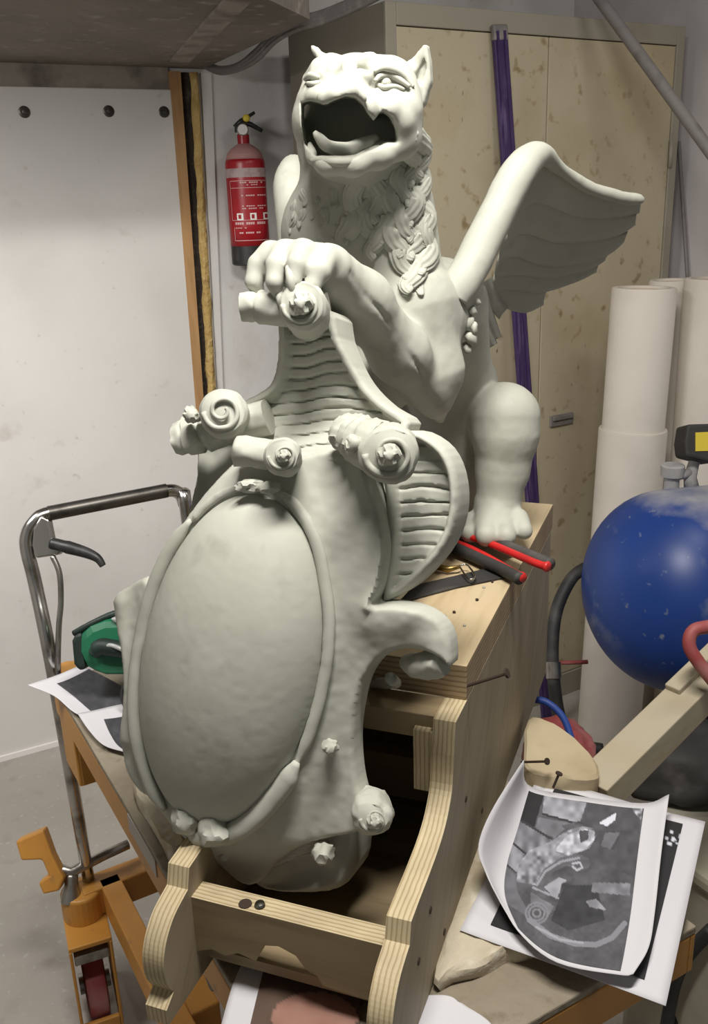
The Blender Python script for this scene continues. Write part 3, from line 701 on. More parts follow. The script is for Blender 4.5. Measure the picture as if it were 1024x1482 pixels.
# --- abdomen, back, chest, neck
B.chain([(636, 668, 1.30, 74), (652, 560, 1.27, 58), (630, 450, 1.17, 76)], .03)
B.chain([(640, 690, 1.36, 82), (655, 560, 1.33, 62)], .04)
B.chain([(596, 452, 1.055, 66), (622, 540, 1.05, 44), (637, 606, 1.055, 7)], .025)
B.chain([(640, 455, 1.10, 40)], .03)
B.chain([(560, 425, 1.075, 84), (524, 335, 1.075, 100), (530, 245, 1.06, 86)], .03)
B.chain([(455, 330, 1.06, 38), (450, 400, 1.08, 40)], .03)
# --- gripping foreleg and paw
B.chain([(628, 586, 1.035, 18), (578, 512, .98, 40), (522, 436, .92, 41), (478, 390, .868, 34)], .020)
B.chain([(470, 388, .855, 33), (437, 385, .835, 32), (402, 382, .835, 30)], .010)
for fing in ([(392, 368, .838, 20), (374, 384, .826, 16), (367, 408, .818, 13), (376, 432, .822, 8)],
             [(412, 366, .828, 19), (400, 384, .810, 16), (397, 408, .802, 13), (404, 432, .808, 8)],
             [(440, 366, .826, 20), (430, 384, .805, 15), (424, 408, .797, 11), (424, 432, .803, 6)],
             [(468, 376, .842, 22), (460, 394, .815, 18), (452, 414, .806, 12), (446, 434, .812, 7)]):
    B.chain(fing, .002, .006)
for (x0, y0, x1, y1, r) in ((385, 388, 384, 425, .0048), (412, 386, 412, 428, .0065), (440, 398, 436, 430, .006)):
    B.cone(G(x0, y0, .815), G(x1, y1, .812), r * .6, r, .003, True)
B.chain([(470, 400, .86, 26), (486, 440, .90, 22), (500, 480, .93, 18)], .012)
# --- hind legs (the far one mirrored across the body)
hind = [([(672, 640, 1.40, 62), (727, 604, 1.245, 46)], .012), ([(731, 604, 1.235, 50), (731, 628, 1.23, 47), (727, 680, 1.225, 38), (721, 722, 1.215, 32)], .008),
        ([(718, 742, 1.215, 34), (712, 758, 1.18, 26)], .012), ([(684, 757, 1.20, 17), (680, 771, 1.165, 14)], .006), ([(705, 758, 1.18, 19), (704, 775, 1.145, 16)], .006),
        ([(728, 757, 1.185, 19), (731, 776, 1.150, 15)], .006), ([(748, 752, 1.20, 17), (757, 768, 1.17, 13)], .006)]
SM = -.345
for ch, k in hind:
    B.chain(ch, k)
    W = []
    for x, y, s_, r in ch:
        P = G(x, y, s_); W.append((P - 2 * ((P @ SX) - SM) * SX, r * pxs(P)))
    for i in range(len(W) - 1): B.cone(W[i][0], W[i + 1][0], W[i][1], W[i + 1][1], k)
# far foreleg standing behind the shield, and clay core joining shield and body
pf_ = G(560, 470, 1.05); pf_ = pf_ - 2 * ((pf_ @ SX) - SM) * SX * .6
B.cone(pf_, ST(-.42, 1.00, 1.20), .045, .034, .02); B.cone(ST(-.42, 1.00, 1.20), ST(-.42, .99, 1.10), .034, .036, .01)
B.cone(ST(-.36, .93, 1.16), ST(-.35, 1.10, 1.17), .06, .075, .03)
B.cone(ST(-.40, .86, 1.14), ST(-.36, .95, 1.15), .045, .06, .03)
# --- head
def sxr(px_, P): return px_ * pxs(P)
hc = G(507, 180, .985)
B.ell(hc, (SX, SY, Z3), (sxr(76, hc), .088, sxr(66, hc)), .02)
B.chain([(552, 160, 1.04, 58), (540, 205, 1.05, 58)], .03)
B.chain([(489, 150, 1.05, 58), (487, 192, 1.06, 58)], .03); B.chain([(447, 158, 1.0, 14), (446, 200, 1.0, 14)], .01)
B.chain([(560, 128, 1.00, 44), (520, 130, 1.00, 46)], .02)
B.chain([(505, 125, .985, 34), (478, 130, .930, 28)], .02)                   # muzzle
B.chain([(478, 112, .945, 19), (474, 134, .905, 17)], .012)
B.chain([(456, 132, .945, 20), (445, 160, .955, 14)], .012)
B.chain([(548, 111, .975, 29), (575, 130, .99, 24)], .010)                   # brows
B.chain([(468, 106, .965, 22), (452, 118, .975, 15)], .010)
B.chain([(572, 165, .985, 40), (577, 192, .99, 34)], .015)                   # cheeks
B.chain([(510, 148, .915, 14), (528, 158, .925, 14), (541, 170, .94, 13)], .010)   # upper lip
B.chain([(545, 160, .945, 12), (562, 158, .955, 13), (580, 178, .97, 13), (584, 205, .985, 12)], .010)
B.chain([(580, 206, .99, 20), (548, 224, .955, 18), (510, 238, .925, 15), (476, 238, .91, 13), (452, 228, .92, 10)], .012)   # lower jaw
B.chain([(520, 240, .99, 26), (480, 238, .965, 20)], .02)
B.chain([(441, 143, .935, 8), (456, 140, .905, 9), (472, 143, .884, 9), (486, 139, .880, 9), (504, 133, .890, 9), (522, 143, .905, 9)], .008)
mouth = [(436, 150), (448, 146), (460, 148), (470, 152), (482, 146), (500, 139), (514, 141), (525, 151), (534, 166), (541, 174), (548, 165), (556, 161), (567, 169), (575, 186), (577, 206),
         (558, 206), (540, 214), (510, 228), (478, 229), (463, 231), (452, 220), (440, 208), (436, 180)]
B.carve(mouth, .80, .955, .002)
B.carve([(x * .95 + 505 * .05, y * .95 + 187 * .05) for x, y in mouth if x > 0], .94, 1.06, .006)
def onB(pts, r, off=0.0, k=.004, sub=False):
    W = []
    for x, y in pts:
        h = B.hit(x, y)
        if h is not None: W.append(h + B.normal(h) * off)
    for p, q in zip(W[:-1], W[1:]): B.cone(p, q, r, r, k, sub)
onB([(519, 96), (529, 103), (537, 113)], .0034, .0, .003, True)
onB([(541, 119), (549, 112), (562, 111), (574, 117), (588, 128)], .0062, .001, .003, True)
onB([(446, 119), (453, 114), (463, 114)], .005, .001, .003, True)
onB([(524, 92), (530, 86), (538, 84)], .005, .001, .005); onB([(520, 107), (529, 112), (534, 119)], .005, .001, .004)
onB([(490, 88), (486, 98), (480, 104)], .0045, .001, .005)
onB([(507, 396), (530, 428), (560, 464), (598, 520), (634, 586)], .0013, .0004, .004, True)
# ears
B.slab([(586, 112), (596, 92), (617, 68), (621, 95), (622, 120), (613, 148), (600, 138)], 1.03, .007, .012, rnd=.002)
B.slab([(597, 114), (607, 92), (613, 82), (614, 100), (604, 126)], 1.020, .008, .003, sub=True)
B.chain([(478, 92, .975, 9), (466, 84, .98, 6), (458, 74, .985, 4), (452, 68, .985, 3)], .006)
B.chain([(486, 88, .97, 8), (480, 86, .975, 7)], .008)

def rough(V, amp=.0011, lo=28, hi=140):
    d = np.stack([vnoise(V + i * 3.1, lo) for i in range(3)], -1) * amp * 2.2 + np.stack([vnoise(V + i * 5.7, hi) for i in range(3)], -1) * amp
    return V + d
V_, F_ = B.mesh()
mesh_np('body', V_, F_, 'clay', GR, disp=lambda V: rough(V, .00055, 22, 120))

def lump(name, P, r, parent, seed=0, flat=1.0, amp=.32, stretch=(1, 1, 1), sub=3):
    bm = bmesh.new(); bmesh.ops.create_icosphere(bm, subdivisions=sub, radius=1.0); co = A([v.co[:] for v in bm.verts])
    f = [[v.index for v in fc.verts] for fc in bm.faces]; bm.free()
    d = 1 + amp * vnoise(co * 1.0 + seed * 1.7 + 7, 1.3) * 2 + amp * .35 * np.sign(vnoise(co + seed * 2.3 + 3, 3.0))
    co = co * d[:, None] * A(stretch) * r + A(P)
    m = MB(); m.add(co, f); return m.build(name, 'clay', parent, smooth=True, autosm=38)
# --- eyes
def surf_tube(name, pts, r, off=.0, n=10, taper=True):
    P = []
    for x, y in pts:
        h = B.hit(x, y)
        if h is not None: P.append(h + B.normal(h) * off)
    P = spline(P, 5); k = len(P); m = MB(); m.tube(P, [r * (.45 + .55 * math.sin(math.pi * (i + .5) / k)) if taper else r for i in range(k)], n); m.v = [tuple(p) for p in rough(A(m.v), .0005)]
    return m.build(name, 'clay', GR, smooth=True)
def eye(x, y, lid_u, lid_l, r):
    h = B.hit(x, y); nn = B.normal(h); o = lump('eyeball', h - nn * r * .35, r, GR, 1, amp=.02)
    lump('pupil', h - nn * r * .35 + (CAM - h) / np.linalg.norm(CAM - h) * r * .92, r * .28, o, 2, amp=.05)
    surf_tube('eyelid', lid_u, .0036, .0022); surf_tube('eyelid', lid_l, .0028, .0012)
eye(558, 118, [(540, 117), (549, 109), (562, 107), (576, 114), (592, 127)], [(544, 122), (555, 127), (570, 127), (584, 130)], .0066)
eye(454, 117, [(444, 117), (453, 110), (465, 113)], [(445, 121), (454, 123), (464, 119)], .0052)
surf_tube('eyelid', [(541, 104), (554, 98), (570, 101), (586, 113), (597, 127)], .0038, .0005)
# --- tongue and jaw lips
def clay_tube(name, pts, fl=1.0, n=14, seg=6, up=None, amp=.0009):
    W = [(G(x, y, s_), r) for x, y, s_, r in pts]
    S4 = spline([np.append(p, r * pxs(p)) for p, r in W], seg); P = [q[:3] for q in S4]; R = [max(q[3], .0006) for q in S4]
    m = MB(); m.tube(P, R, n, flat=(FW if up is None else up, fl))
    m.v = [tuple(p) for p in rough(A(m.v), amp)]
    return m.build(name, 'clay', GR, smooth=True)
clay_tube('tongue', [(455, 192, .905, 4), (461, 199, .905, 7), (474, 212, .91, 9), (500, 217, .925, 11), (525, 209, .945, 11), (542, 202, .97, 9)])
clay_tube('lower_lip', [(452, 232, .915, 5), (468, 233, .905, 7), (485, 234, .905, 8), (512, 233, .922, 8), (538, 220, .948, 8), (556, 210, .968, 7), (577, 212, .985, 6)])
for c_ in ([(376, 424, .818, 7), (382, 440, .812, 6), (386, 454, .812, 2)], [(402, 424, .804, 7), (407, 440, .800, 6), (411, 454, .800, 2)], [(418, 388, .800, 6), (421, 410, .792, 7), (424, 436, .795, 2)], [(446, 428, .808, 6), (444, 442, .804, 5), (443, 452, .806, 2)]):
    clay_tube('claw', c_, n=10, seg=4)
clay_tube('tooth', [(449, 209, .93, 3), (452, 222, .918, 7), (456, 236, .912, 4)])

# --- mane: each lock a swept, grooved, tapering roll lying on the neck
def lock(path, wpx, lift=.004, ph=0.0, groove=.20):
    pts = []
    for x, y in path:
        h = B.hit(x, y)
        if h is None or h @ SY < .955 or abs(B.normal(h) @ FW) < .12: return
        pts.append(h)
    if len(pts) < 2: return
    nm = [B.normal(p) for p in pts]
    c = [p + n * lift for p, n in zip(pts, nm)]; c[-1] = c[-1] + nm[-1] * .004; c[0] = c[0] - nm[0] * .006
    C_ = spline(c, 6); N_ = spline(nm, 6); k = len(C_); n = 40; vs = []
    sc = pxs(C_[0])
    for i in range(k):
        t = i / (k - 1); T = C_[min(i + 1, k - 1)] - C_[max(i - 1, 0)]; T /= np.linalg.norm(T) + 1e-9
        nn = N_[i] - T * (N_[i] @ T); nn /= np.linalg.norm(nn) + 1e-9; bb = np.cross(T, nn)
        w = wpx * sc * (.35 + .65 * math.sin(math.pi * min(1, .18 + .82 * t)) ** .7) * (1 - .35 * t)
        if i == k - 1: w *= .35
        for j in range(n):
            a = 2 * math.pi * j / n; r = 1 + groove * math.cos(10 * a + ph + 3.0 * t)
            vs.append(C_[i] + w * r * (math.cos(a) * bb + (.42 * math.sin(a)) * nn))
    m = MB(); fs = [(i * n + j, i * n + (j + 1) % n, (i + 1) * n + (j + 1) % n, (i + 1) * n + j) for i in range(k - 1) for j in range(n)]
    fs += [tuple(reversed(range(n))), tuple((k - 1) * n + j for j in range(n))]
    m.add(rough(A(vs), .0009), fs); return m.build('mane_lock', 'clay', GR, smooth=True)
rl = np.random.RandomState(5)
def in_poly(x, y, poly): return polysdf(A([float(x)]), A([float(y)]), poly)[0] < 0
mane = [(590, 214), (626, 200), (632, 260), (634, 330), (630, 384), (606, 406), (556, 406), (520, 380), (488, 356), (486, 318), (520, 276), (556, 246)]
row = 0
for yy in np.arange(394, 206, -25):
    row += 1
    for xx in np.arange(480 + (row % 2) * 13, 640, 26):
        x, y = xx + rl.uniform(-4, 4), yy + rl.uniform(-4, 4)
        if not in_poly(x, y, mane): continue
        sw = (1 if (row + int(xx / 26)) % 2 else -1) * rl.uniform(6, 11); ln_ = rl.uniform(52, 66); lean_ = -.16 * (600 - x) / 100 * 10
        pth = [(x - sw * .4, y - ln_ * .42), (x + sw * .8, y - ln_ * .15), (x + sw * .2 + lean_, y + ln_ * .15), (x - sw + lean_, y + ln_ * .38), (x - sw * .2 + lean_, y + ln_ * .55)]
        lock(pth, rl.uniform(16, 20), .0020, rl.uniform(0, 6), .11)
for (x, y) in ((440, 282), (460, 276), (424, 300), (420, 320), (484, 284), (505, 280), (470, 306), (452, 300), (434, 312), (462, 330), (444, 334), (426, 334), (480, 330), (500, 296), (476, 350), (540, 410), (560, 414), (584, 412), (606, 410)):
    sw = rl.uniform(-6, 6); lock([(x, y - 16), (x + sw, y - 4), (x - sw * .5, y + 8), (x + 2, y + 18)], rl.uniform(9, 13), -.0015, rl.uniform(0, 6), .12)

# --- near wing
def wsy(x): return 1.12 + max(0, x - 680) / 245 * .30
WG = bpy.data.objects.new('wing', None); COL.objects.link(WG); WG.parent = GR; WG.location = tuple(G(672, 415, 1.12) - parent_loc(GR))
wing_objs = []
def wing_tube(name, pts, n=20, amp=.001):
    W = [np.append(G(x, y, s_), r * pxs(G(x, y, s_))) for x, y, s_, r in pts]
    S4 = spline(W, 6); m = MB(); m.tube([q[:3] for q in S4], [max(q[3], .001) for q in S4], n); m.v = [tuple(p) for p in rough(A(m.v), amp)]
    o = m.build(name, 'clay', WG, smooth=True); wing_objs.append(o); return o
wing_tube('wing_arm', [(655, 432, 1.085, 26), (672, 402, 1.095, 27), (695, 358, 1.12, 27), (722, 303, 1.15, 26), (748, 252, 1.18, 25), (768, 229, 1.215, 22), (787, 225, 1.245, 15), (812, 245, 1.285, 9), (850, 270, 1.335, 9), (893, 285, 1.385, 9), (922, 289, 1.42, 8), (931, 288, 1.43, 3)])
wing_tube('wing_root', [(640, 440, 1.10, 34), (668, 428, 1.10, 24), (690, 418, 1.12, 12)])
def wst(x, y): return wsy(x) + max(0., y - (225 + max(0, x - 785) * .45)) * .00075
def feather(up_, lo_, off, bulge=.009, th=.008, name='feather', n=16):
    U_ = spline([G(x, y, wst(x, y) + off) for x, y in up_], 8); L_ = spline([G(x, y, wst(x, y) + off) for x, y in lo_], 8)
    rs = lambda P: [P[int(round(i * (len(P) - 1) / (n - 1)))] for i in range(n)]
    U_, L_ = rs(U_), rs(L_); c = 7; F1 = []; 
    for i in range(n):
        row = []
        for j in range(c):
            v = j / (c - 1); p = U_[i] * (1 - v) + L_[i] * v
            row.append(p - SY * (bulge * math.sin(math.pi * v) ** .6 - (.002 if j == 3 else 0)))
        F1.append(row)
    F1 = A(F1); F1 = rough(F1.reshape(-1, 3), .0008).reshape(n, c, 3); F2 = F1 + SY * th
    m = MB(); m.add(np.concatenate([F1.reshape(-1, 3), F2.reshape(-1, 3)]), [])
    o_ = n * c; idx = lambda i, j: i * c + j
    for i in range(n - 1):
        for j in range(c - 1):
            m.f.append([idx(i, j), idx(i, j + 1), idx(i + 1, j + 1), idx(i + 1, j)]); m.m.append(0)
            m.f.append([o_ + idx(i, j), o_ + idx(i + 1, j), o_ + idx(i + 1, j + 1), o_ + idx(i, j + 1)]); m.m.append(0)
    bd = [(i, 0) for i in range(n)] + [(n - 1, j) for j in range(1, c)] + [(i, c - 1) for i in range(n - 2, -1, -1)] + [(0, j) for j in range(c - 2, 0, -1)]
    for k in range(len(bd)):
        a, b = idx(*bd[k]), idx(*bd[(k + 1) % len(bd)]); m.f.append([a, b, o_ + b, o_ + a]); m.m.append(0)
    o = m.build(name, 'clay', WG, smooth=True, autosm=50); wing_objs.append(o); return o
feather([(745, 262), (775, 240), (812, 246), (850, 272), (893, 287), (928, 290)], [(752, 312), (775, 292), (826, 311), (860, 316), (892, 315), (925, 309)], .004, .003, name='wing_covert')
feather([(740, 300), (775, 284), (828, 306), (892, 311), (921, 309)], [(735, 348), (758, 338), (811, 353), (881, 346), (919, 326)], .010)
feather([(730, 335), (757, 332), (811, 348), (870, 343), (908, 334)], [(722, 378), (746, 372), (793, 387), (864, 378), (902, 351)], .018)
feather([(722, 368), (746, 367), (793, 382), (850, 374), (884, 362)], [(716, 404), (744, 399), (800, 403), (850, 392), (874, 378)], .026)
feather([(715, 396), (748, 394), (800, 397), (845, 388), (866, 382)], [(712, 426), (744, 420), (775, 425), (825, 412), (862, 394)], .034)
feather([(712, 412), (740, 416), (770, 418), (790, 420)], [(716, 428), (735, 447), (760, 453), (785, 442)], .042)
feather([(712, 400), (722, 430), (734, 446)], [(694, 412), (704, 440), (722, 462)], .030)
feather([(702, 415), (712, 450), (724, 488)], [(688, 420), (698, 458), (714, 492)], .022)
feather([(696, 440), (706, 470), (718, 498)], [(684, 445), (692, 480), (708, 504)], .014)
# far wing: the same pieces mirrored across the body, swept further back
WF = bpy.data.objects.new('wing', None); COL.objects.link(WF); WF.parent = GR
ap = G(672, 415, 1.12); apm = ap - 2 * ((ap @ SX) + .38) * SX
WF.location = tuple(apm - parent_loc(GR))
FWA = 0
Mr = np.eye(3) - 2 * np.outer(SX, SX)
ca, sa = math.cos(math.radians(FWA)), math.sin(math.radians(FWA))
Rz = A([[ca, -sa, 0], [sa, ca, 0], [0, 0, 1]])
MT = Rz @ Mr
for o in list(wing_objs):
    me = o.data.copy(); co = np.zeros(len(me.vertices) * 3); me.vertices.foreach_get('co', co); co = co.reshape(-1, 3) @ MT.T
    me.vertices.foreach_set('co', co.ravel()); me.flip_normals(); me.update()
    c = o.copy(); c.data = me; COL.objects.link(c); c.parent = WF
# ragged covert clay below the near shoulder
for i, (x, y, r) in enumerate([(668, 450, 15), (676, 470, 14), (684, 452, 10), (680, 492, 12), (686, 478, 8), (674, 508, 8), (690, 436, 8), (662, 478, 9)]):
    clay_tube('shoulder_tuft', [(x - 4, y - r, 1.115, r * .5), (x, y, 1.10, r * .75), (x + 3, y + r, 1.105, r * .35)], .8, n=9, seg=3, amp=.006)

# ================================================================== SHIELD
LEAN = math.radians(14)
SQ = G(350, 950, .752); SNn = -SY * math.cos(LEAN) + Z3 * math.sin(LEAN)
def MS(x, y, h=0.0): return PL(x, y, SQ, SNn) + SNn * h
EC, EA, EB = A([356., 945.]), 250., 132.
ed = A([.165, -.986]); ep = A([.986, .165])
def er(x, y):
    u = ((x - EC[0]) * ed[0] + (y - EC[1]) * ed[1]) / EA; v = ((x - EC[0]) * ep[0] + (y - EC[1]) * ep[1]) / EB
    return np.hypot(u, v)
def relief(name, outline, hfun, thick, step=3.0, edge=8., er_=.006, amp=.0008, smooth_outline=3, hback=None):
    P = spline([A(p) for p in outline], smooth_outline, True) if smooth_outline else [A(p) for p in outline]
    P = A(P); x0, y0 = P.min(0) - 2 * step; x1, y1 = P.max(0) + 2 * step
    X, Y = np.meshgrid(np.arange(x0, x1, step), np.arange(y0, y1, step), indexing='ij')
    Dd = polysdf(X, Y, P)
    gx, gy = np.gradient(Dd, step); gl = np.hypot(gx, gy) + 1e-9
    keep = Dd < step * .7; mv = (Dd > -step * .35) & keep
    X = np.where(mv, X - Dd * gx / gl, X); Y = np.where(mv, Y - Dd * gy / gl, Y); Dd = np.where(mv, 0, Dd)
    q = keep[:-1, :-1] & keep[1:, :-1] & keep[1:, 1:] & keep[:-1, 1:]
    use = np.zeros_like(keep); use[:-1, :-1] |= q; use[1:, :-1] |= q; use[1:, 1:] |= q; use[:-1, 1:] |= q
    ids = np.full(keep.shape, -1); ids[use] = np.arange(use.sum()); xs, ys, ds = X[use], Y[use], -Dd[use]
    qi = np.argwhere(q); a, b, c, d = ids[qi[:, 0], qi[:, 1]], ids[qi[:, 0] + 1, qi[:, 1]], ids[qi[:, 0] + 1, qi[:, 1] + 1], ids[qi[:, 0], qi[:, 1] + 1]
    E = np.concatenate([np.stack([a, b], 1), np.stack([b, c], 1), np.stack([c, d], 1), np.stack([d, a], 1)])
    es = set(map(tuple, E)); bd = A([e for e in es if (e[1], e[0]) not in es])
    bi = np.unique(bd)
    xy = np.stack([xs, ys], 1); nb = {int(k): [] for k in bi}
    for e in bd: nb[int(e[0])].append(int(e[1])); nb[int(e[1])].append(int(e[0]))
    Pn = np.roll(P, -1, 0); sg = Pn - P; sl2 = (sg ** 2).sum(1) + 1e-12
    for it in range(4):
        if it: xy[bi] = A([xy[nb[int(k)]].mean(0) * .5 + xy[k] * .5 for k in bi])
        w_ = xy[bi][:, None, :] - P[None]; tt = np.clip((w_ * sg).sum(-1) / sl2, 0, 1); nr = P[None] + tt[..., None] * sg
        j = ((xy[bi][:, None, :] - nr) ** 2).sum(-1).argmin(1); xy[bi] = nr[np.arange(len(bi)), j]
    near = (ds < 3 * step); near[bi] = False; cn = np.zeros(len(xs)); np.add.at(cn, E[:, 0], 1); np.add.at(cn, E[:, 1], 1)
    for it in range(6):
        ac = np.zeros_like(xy); np.add.at(ac, E[:, 0], xy[E[:, 1]]); np.add.at(ac, E[:, 1], xy[E[:, 0]]); ac /= cn[:, None]; xy[near] = ac[near]
    xs, ys = xy[:, 0], xy[:, 1]; ds = -polysdf(xs, ys, P); ds[bi] = 0; ds = np.maximum(ds, 0)
    t = np.clip(ds / edge, 0, 1); h = hfun(xs, ys, ds) - er_ * (1 - np.sqrt(np.clip(1 - (1 - t) ** 2, 0, 1)))
    hb = np.minimum((-thick if hback is None else hback(xs, ys)), h - .006)
    F1 = A([MS(a, b, 0) for a, b in zip(xs, ys)])
    Fr = rough(F1 + h[:, None] * SNn, amp); Bk = F1 + (np.ones_like(h) * hb)[:, None] * SNn
    Fq = np.stack([a, b, c, d], 1); n = len(xs)
    side = np.stack([bd[:, 0], bd[:, 0] + n, bd[:, 1] + n, bd[:, 1]], 1)
    return mesh_np(name, np.concatenate([Fr, Bk]), np.concatenate([Fq[:, ::-1], Fq + n, side[:, ::-1]])[:, ::-1].copy(), 'clay', GR, sharp=52)
def nz1(x, y, s_, k=0): return vnoise(np.stack([x * s_, y * s_, x * 0 + k * 1.37 + .5], -1), 1.0)
def sstep(x, a, b): t = np.clip((x - a) / (b - a), 0, 1); return t * t * (3 - 2 * t)
def seg_d(x, y, pts):
    d = np.full(np.shape(x), 1e9)
    for (a, b) in zip(pts[:-1], pts[1:]):
        ex_, ey = b[0] - a[0], b[1] - a[1]; t = np.clip(((x - a[0]) * ex_ + (y - a[1]) * ey) / (ex_ * ex_ + ey * ey), 0, 1)
        d = np.minimum(d, np.hypot(x - a[0] - t * ex_, y - a[1] - t * ey))
    return d
ridge = [(548, 690), (560, 740), (565, 800), (557, 845), (545, 872)]
def h_plate(x, y, d):
    r = er(x, y); rp = (r - 1) * EB
    h = .030 * np.exp(-np.maximum(rp, 0) / 60.)
    h = h + .010 * sstep(x, 495, 545) * sstep(920 - y, 0, 60)
    h = h + .0045 * np.exp(-(seg_d(x, y, ridge) / 6.) ** 2)
    # curled C-scroll, lower right: rolls towards the viewer
    q = seg_d(x, y, [(560, 905), (600, 900), (632, 925), (640, 955)])
    h = h + .010 * np.exp(-(q / 34.) ** 2)
    q = seg_d(x, y, [(186, 870), (196, 960), (198, 1060)]); h = h + .006 * np.exp(-(q / 14.) ** 2)
    h = h - .020 * sstep(y, 1195, 1290)
    return h
plate = [(352, 668), (385, 650), (430, 662), (480, 650), (512, 650), (535, 676), (553, 730), (563, 790), (556, 845), (548, 870), (575, 872), (612, 880), (640, 898), (654, 925), (655, 962),
         (640, 950), (618, 940), (590, 936), (565, 944), (545, 960), (530, 985), (521, 1020), (516, 1060), (517, 1100), (522, 1135), (532, 1165), (548, 1188), (530, 1200), (500, 1208),
         (470, 1212), (438, 1222), (400, 1248), (372, 1280), (350, 1288), (330, 1272), (312, 1240), (290, 1210), (262, 1180), (240, 1150), (214, 1138), (193, 1108), (187, 1068), (195, 1020), (196, 980), (188, 930), (170, 869), (196, 846), (223, 832), (234, 838),
         (252, 800), (290, 740), (325, 697)]
relief('shield_plate', plate, h_plate, .018, 3.0, 7, .006)
# oval boss and its rim
th_ = np.linspace(0, 2 * math.pi, 72, endpoint=False)
def epx(r, t): c, s_ = np.cos(t), np.sin(t); return EC + r * (EA * c * ed + EB * s_ * ep)
relief('oval_boss', [epx(.94, t) for t in th_], lambda x, y, d: .026 + .060 * np.sqrt(np.clip(1 - (er(x, y) / .955) ** 2, 0, 1)) ** 1.25, .0, 3.0, 5, .002, smooth_outline=0, amp=.0003)
def rim(name, t0, t1, r, rad, hh, n=50, flat=.7):
    P = []; R = []
    for i, t in enumerate(np.linspace(t0, t1, n)):
        x, y = epx(r, t); P.append(MS(x, y, hh)); e = min(i, n - 1 - i) / 4.; R.append(rad * min(1, .35 + .65 * e))
    m = MB(); m.tube(P, R, 12, flat=(SNn, flat)); m.v = [tuple(p) for p in rough(A(m.v), .0010)]
    m.build(name, 'clay', GR, smooth=True)
rim('shield_rim', math.radians(12), math.radians(122), .995, .0062, .031)          # right side
rim('shield_rim', math.radians(120), math.radians(189), 1.0, .0105, .034)          # bottom right, thick
rim('shield_rim', math.radians(206), math.radians(318), 1.0, .0075, .033)          # left side
rim('shield_rim', math.radians(318), math.radians(352), .985, .004, .032)
# recessed left leaf and ribbed right leaf
def h_left(x, y, d): return -.035 - .012 * sstep(760 - y, 0, 110) + .010 * np.exp(-(d / 9.) ** 2)
relief('side_leaf', [(262, 640), (330, 625), (400, 632), (400, 690), (330, 760), (262, 860), (226, 846), (240, 800), (252, 740), (258, 690)], h_left, .075, 3.5, 7, .006)
earl = [(545, 640), (590, 622), (630, 640), (652, 672), (661, 718), (655, 765), (635, 805), (600, 845), (566, 868), (548, 870), (555, 800), (552, 730)]
def h_ear(x, y, d):
    h = -.010 + .012 * np.exp(-(np.maximum(x - 540 - .18 * (y - 640), 0) / 20.) ** 2) * 0
    inn = sstep(d, 12, 18)
    ribs = np.maximum(0, np.cos((y - .10 * (x - 600) + 9 * np.sin((x - 560) / 45.) + 6 * nz1(x, y, .05)) / 21. * 2 * math.pi)) ** 5
    return h - inn * .010 - inn * .0042 * ribs * (.5 + nz1(x, y, .03, 4) + .35) + .004 * np.exp(-((d - 8) / 6.) ** 2)
relief('ribbed_leaf', earl, h_ear, .050, 2.5, 6, .005)
def h_neck(x, y, d):
    inn = sstep(d, 10, 17); ribs = np.maximum(0, np.cos((y + 6 * np.sin((x - 430) / 30.) + 9 * nz1(x, y, .03)) / 17. * 2 * math.pi)) ** 5
    return .0 - .014 * sstep(y, 470, 560) * (1 - sstep(y, 600, 680)) + .004 * (1 - inn) - inn * .007 - inn * .0045 * ribs * (.85 + nz1(x, y, .035, 4)) + .012 * sstep(y, 600, 660)
relief('ribbed_neck', [(410, 450), (478, 450), (490, 488), (508, 532), (528, 562), (556, 588), (590, 612), (560, 650), (500, 668), (430, 672), (372, 655), (350, 610), (330, 590), (356, 574), (382, 556), (396, 525), (402, 490)], h_neck, .045, 2.5, 6, .005)
relief('bottom_bracket', [(330, 1225), (400, 1215), (460, 1195), (497, 1205), (500, 1270), (478, 1302), (420, 1308), (360, 1300), (338, 1270)],
       lambda x, y, d: -.022 + .0035 * np.sin((x * .6 + y) / 13.) * sstep(d, 4, 12) + .014 * np.exp(-(np.hypot(x - 470, y - 1245) / 22.) ** 2), .075, 2.5, 8, .008)

# scrolls: banded rolls with a spiral end and a knob
def scroll(a, b, prof, n=36, knob=None, spiral=True, turns=2.0, ribs=0, name='scroll', wamp=.0026):
    """a, b = (px, py, h) axis ends; prof = [(t, radius px)]"""
    Pa, Pb = MS(*a), MS(*b); L_ = np.linalg.norm(Pb - Pa); ax_ = (Pb - Pa) / L_; sc = pxs(Pb)
    pr = []
    for (t0, r0), (t1, r1) in zip(prof[:-1], prof[1:]):
        for k in range(4): pr.append((L_ * (t0 + (t1 - t0) * k / 4), sc * (r0 + (r1 - r0) * k / 4)))
    pr.append((L_ * prof[-1][0], sc * prof[-1][1]))
    m = MB(); m.lathe(Pa, ax_, pr, n, wob=(lambda i, a_: 1 + .035 * math.cos(ribs * a_)) if ribs else None)
    m.v = [tuple(p) for p in rough(A(m.v), wamp)]
    o = m.build(name, 'clay', GR, smooth=True, autosm=55)
    u = np.cross(ax_, Z3); u /= np.linalg.norm(u); v = np.cross(ax_, u); R_ = prof[-1][1] * sc
    if spiral:
        S_ = [Pb + ax_ * .0005 + R_ * (.92 - .72 * t) * (math.cos(2 * math.pi * turns * t) * u + math.sin(2 * math.pi * turns * t) * v) + ax_ * .004 * t for t in np.linspace(0, 1, 54)]
        m = MB(); m.tube(S_, [R_ * .13 * (1 - .35 * t) for t in np.linspace(0, 1, 54)], 10); m.v = [tuple(p) for p in rough(A(m.v), .0012)]; m.build('spiral', 'clay', o, smooth=True)
    if knob:
        lump('knob', Pb + ax_ * .006, R_ * knob, o, 5)
    return o
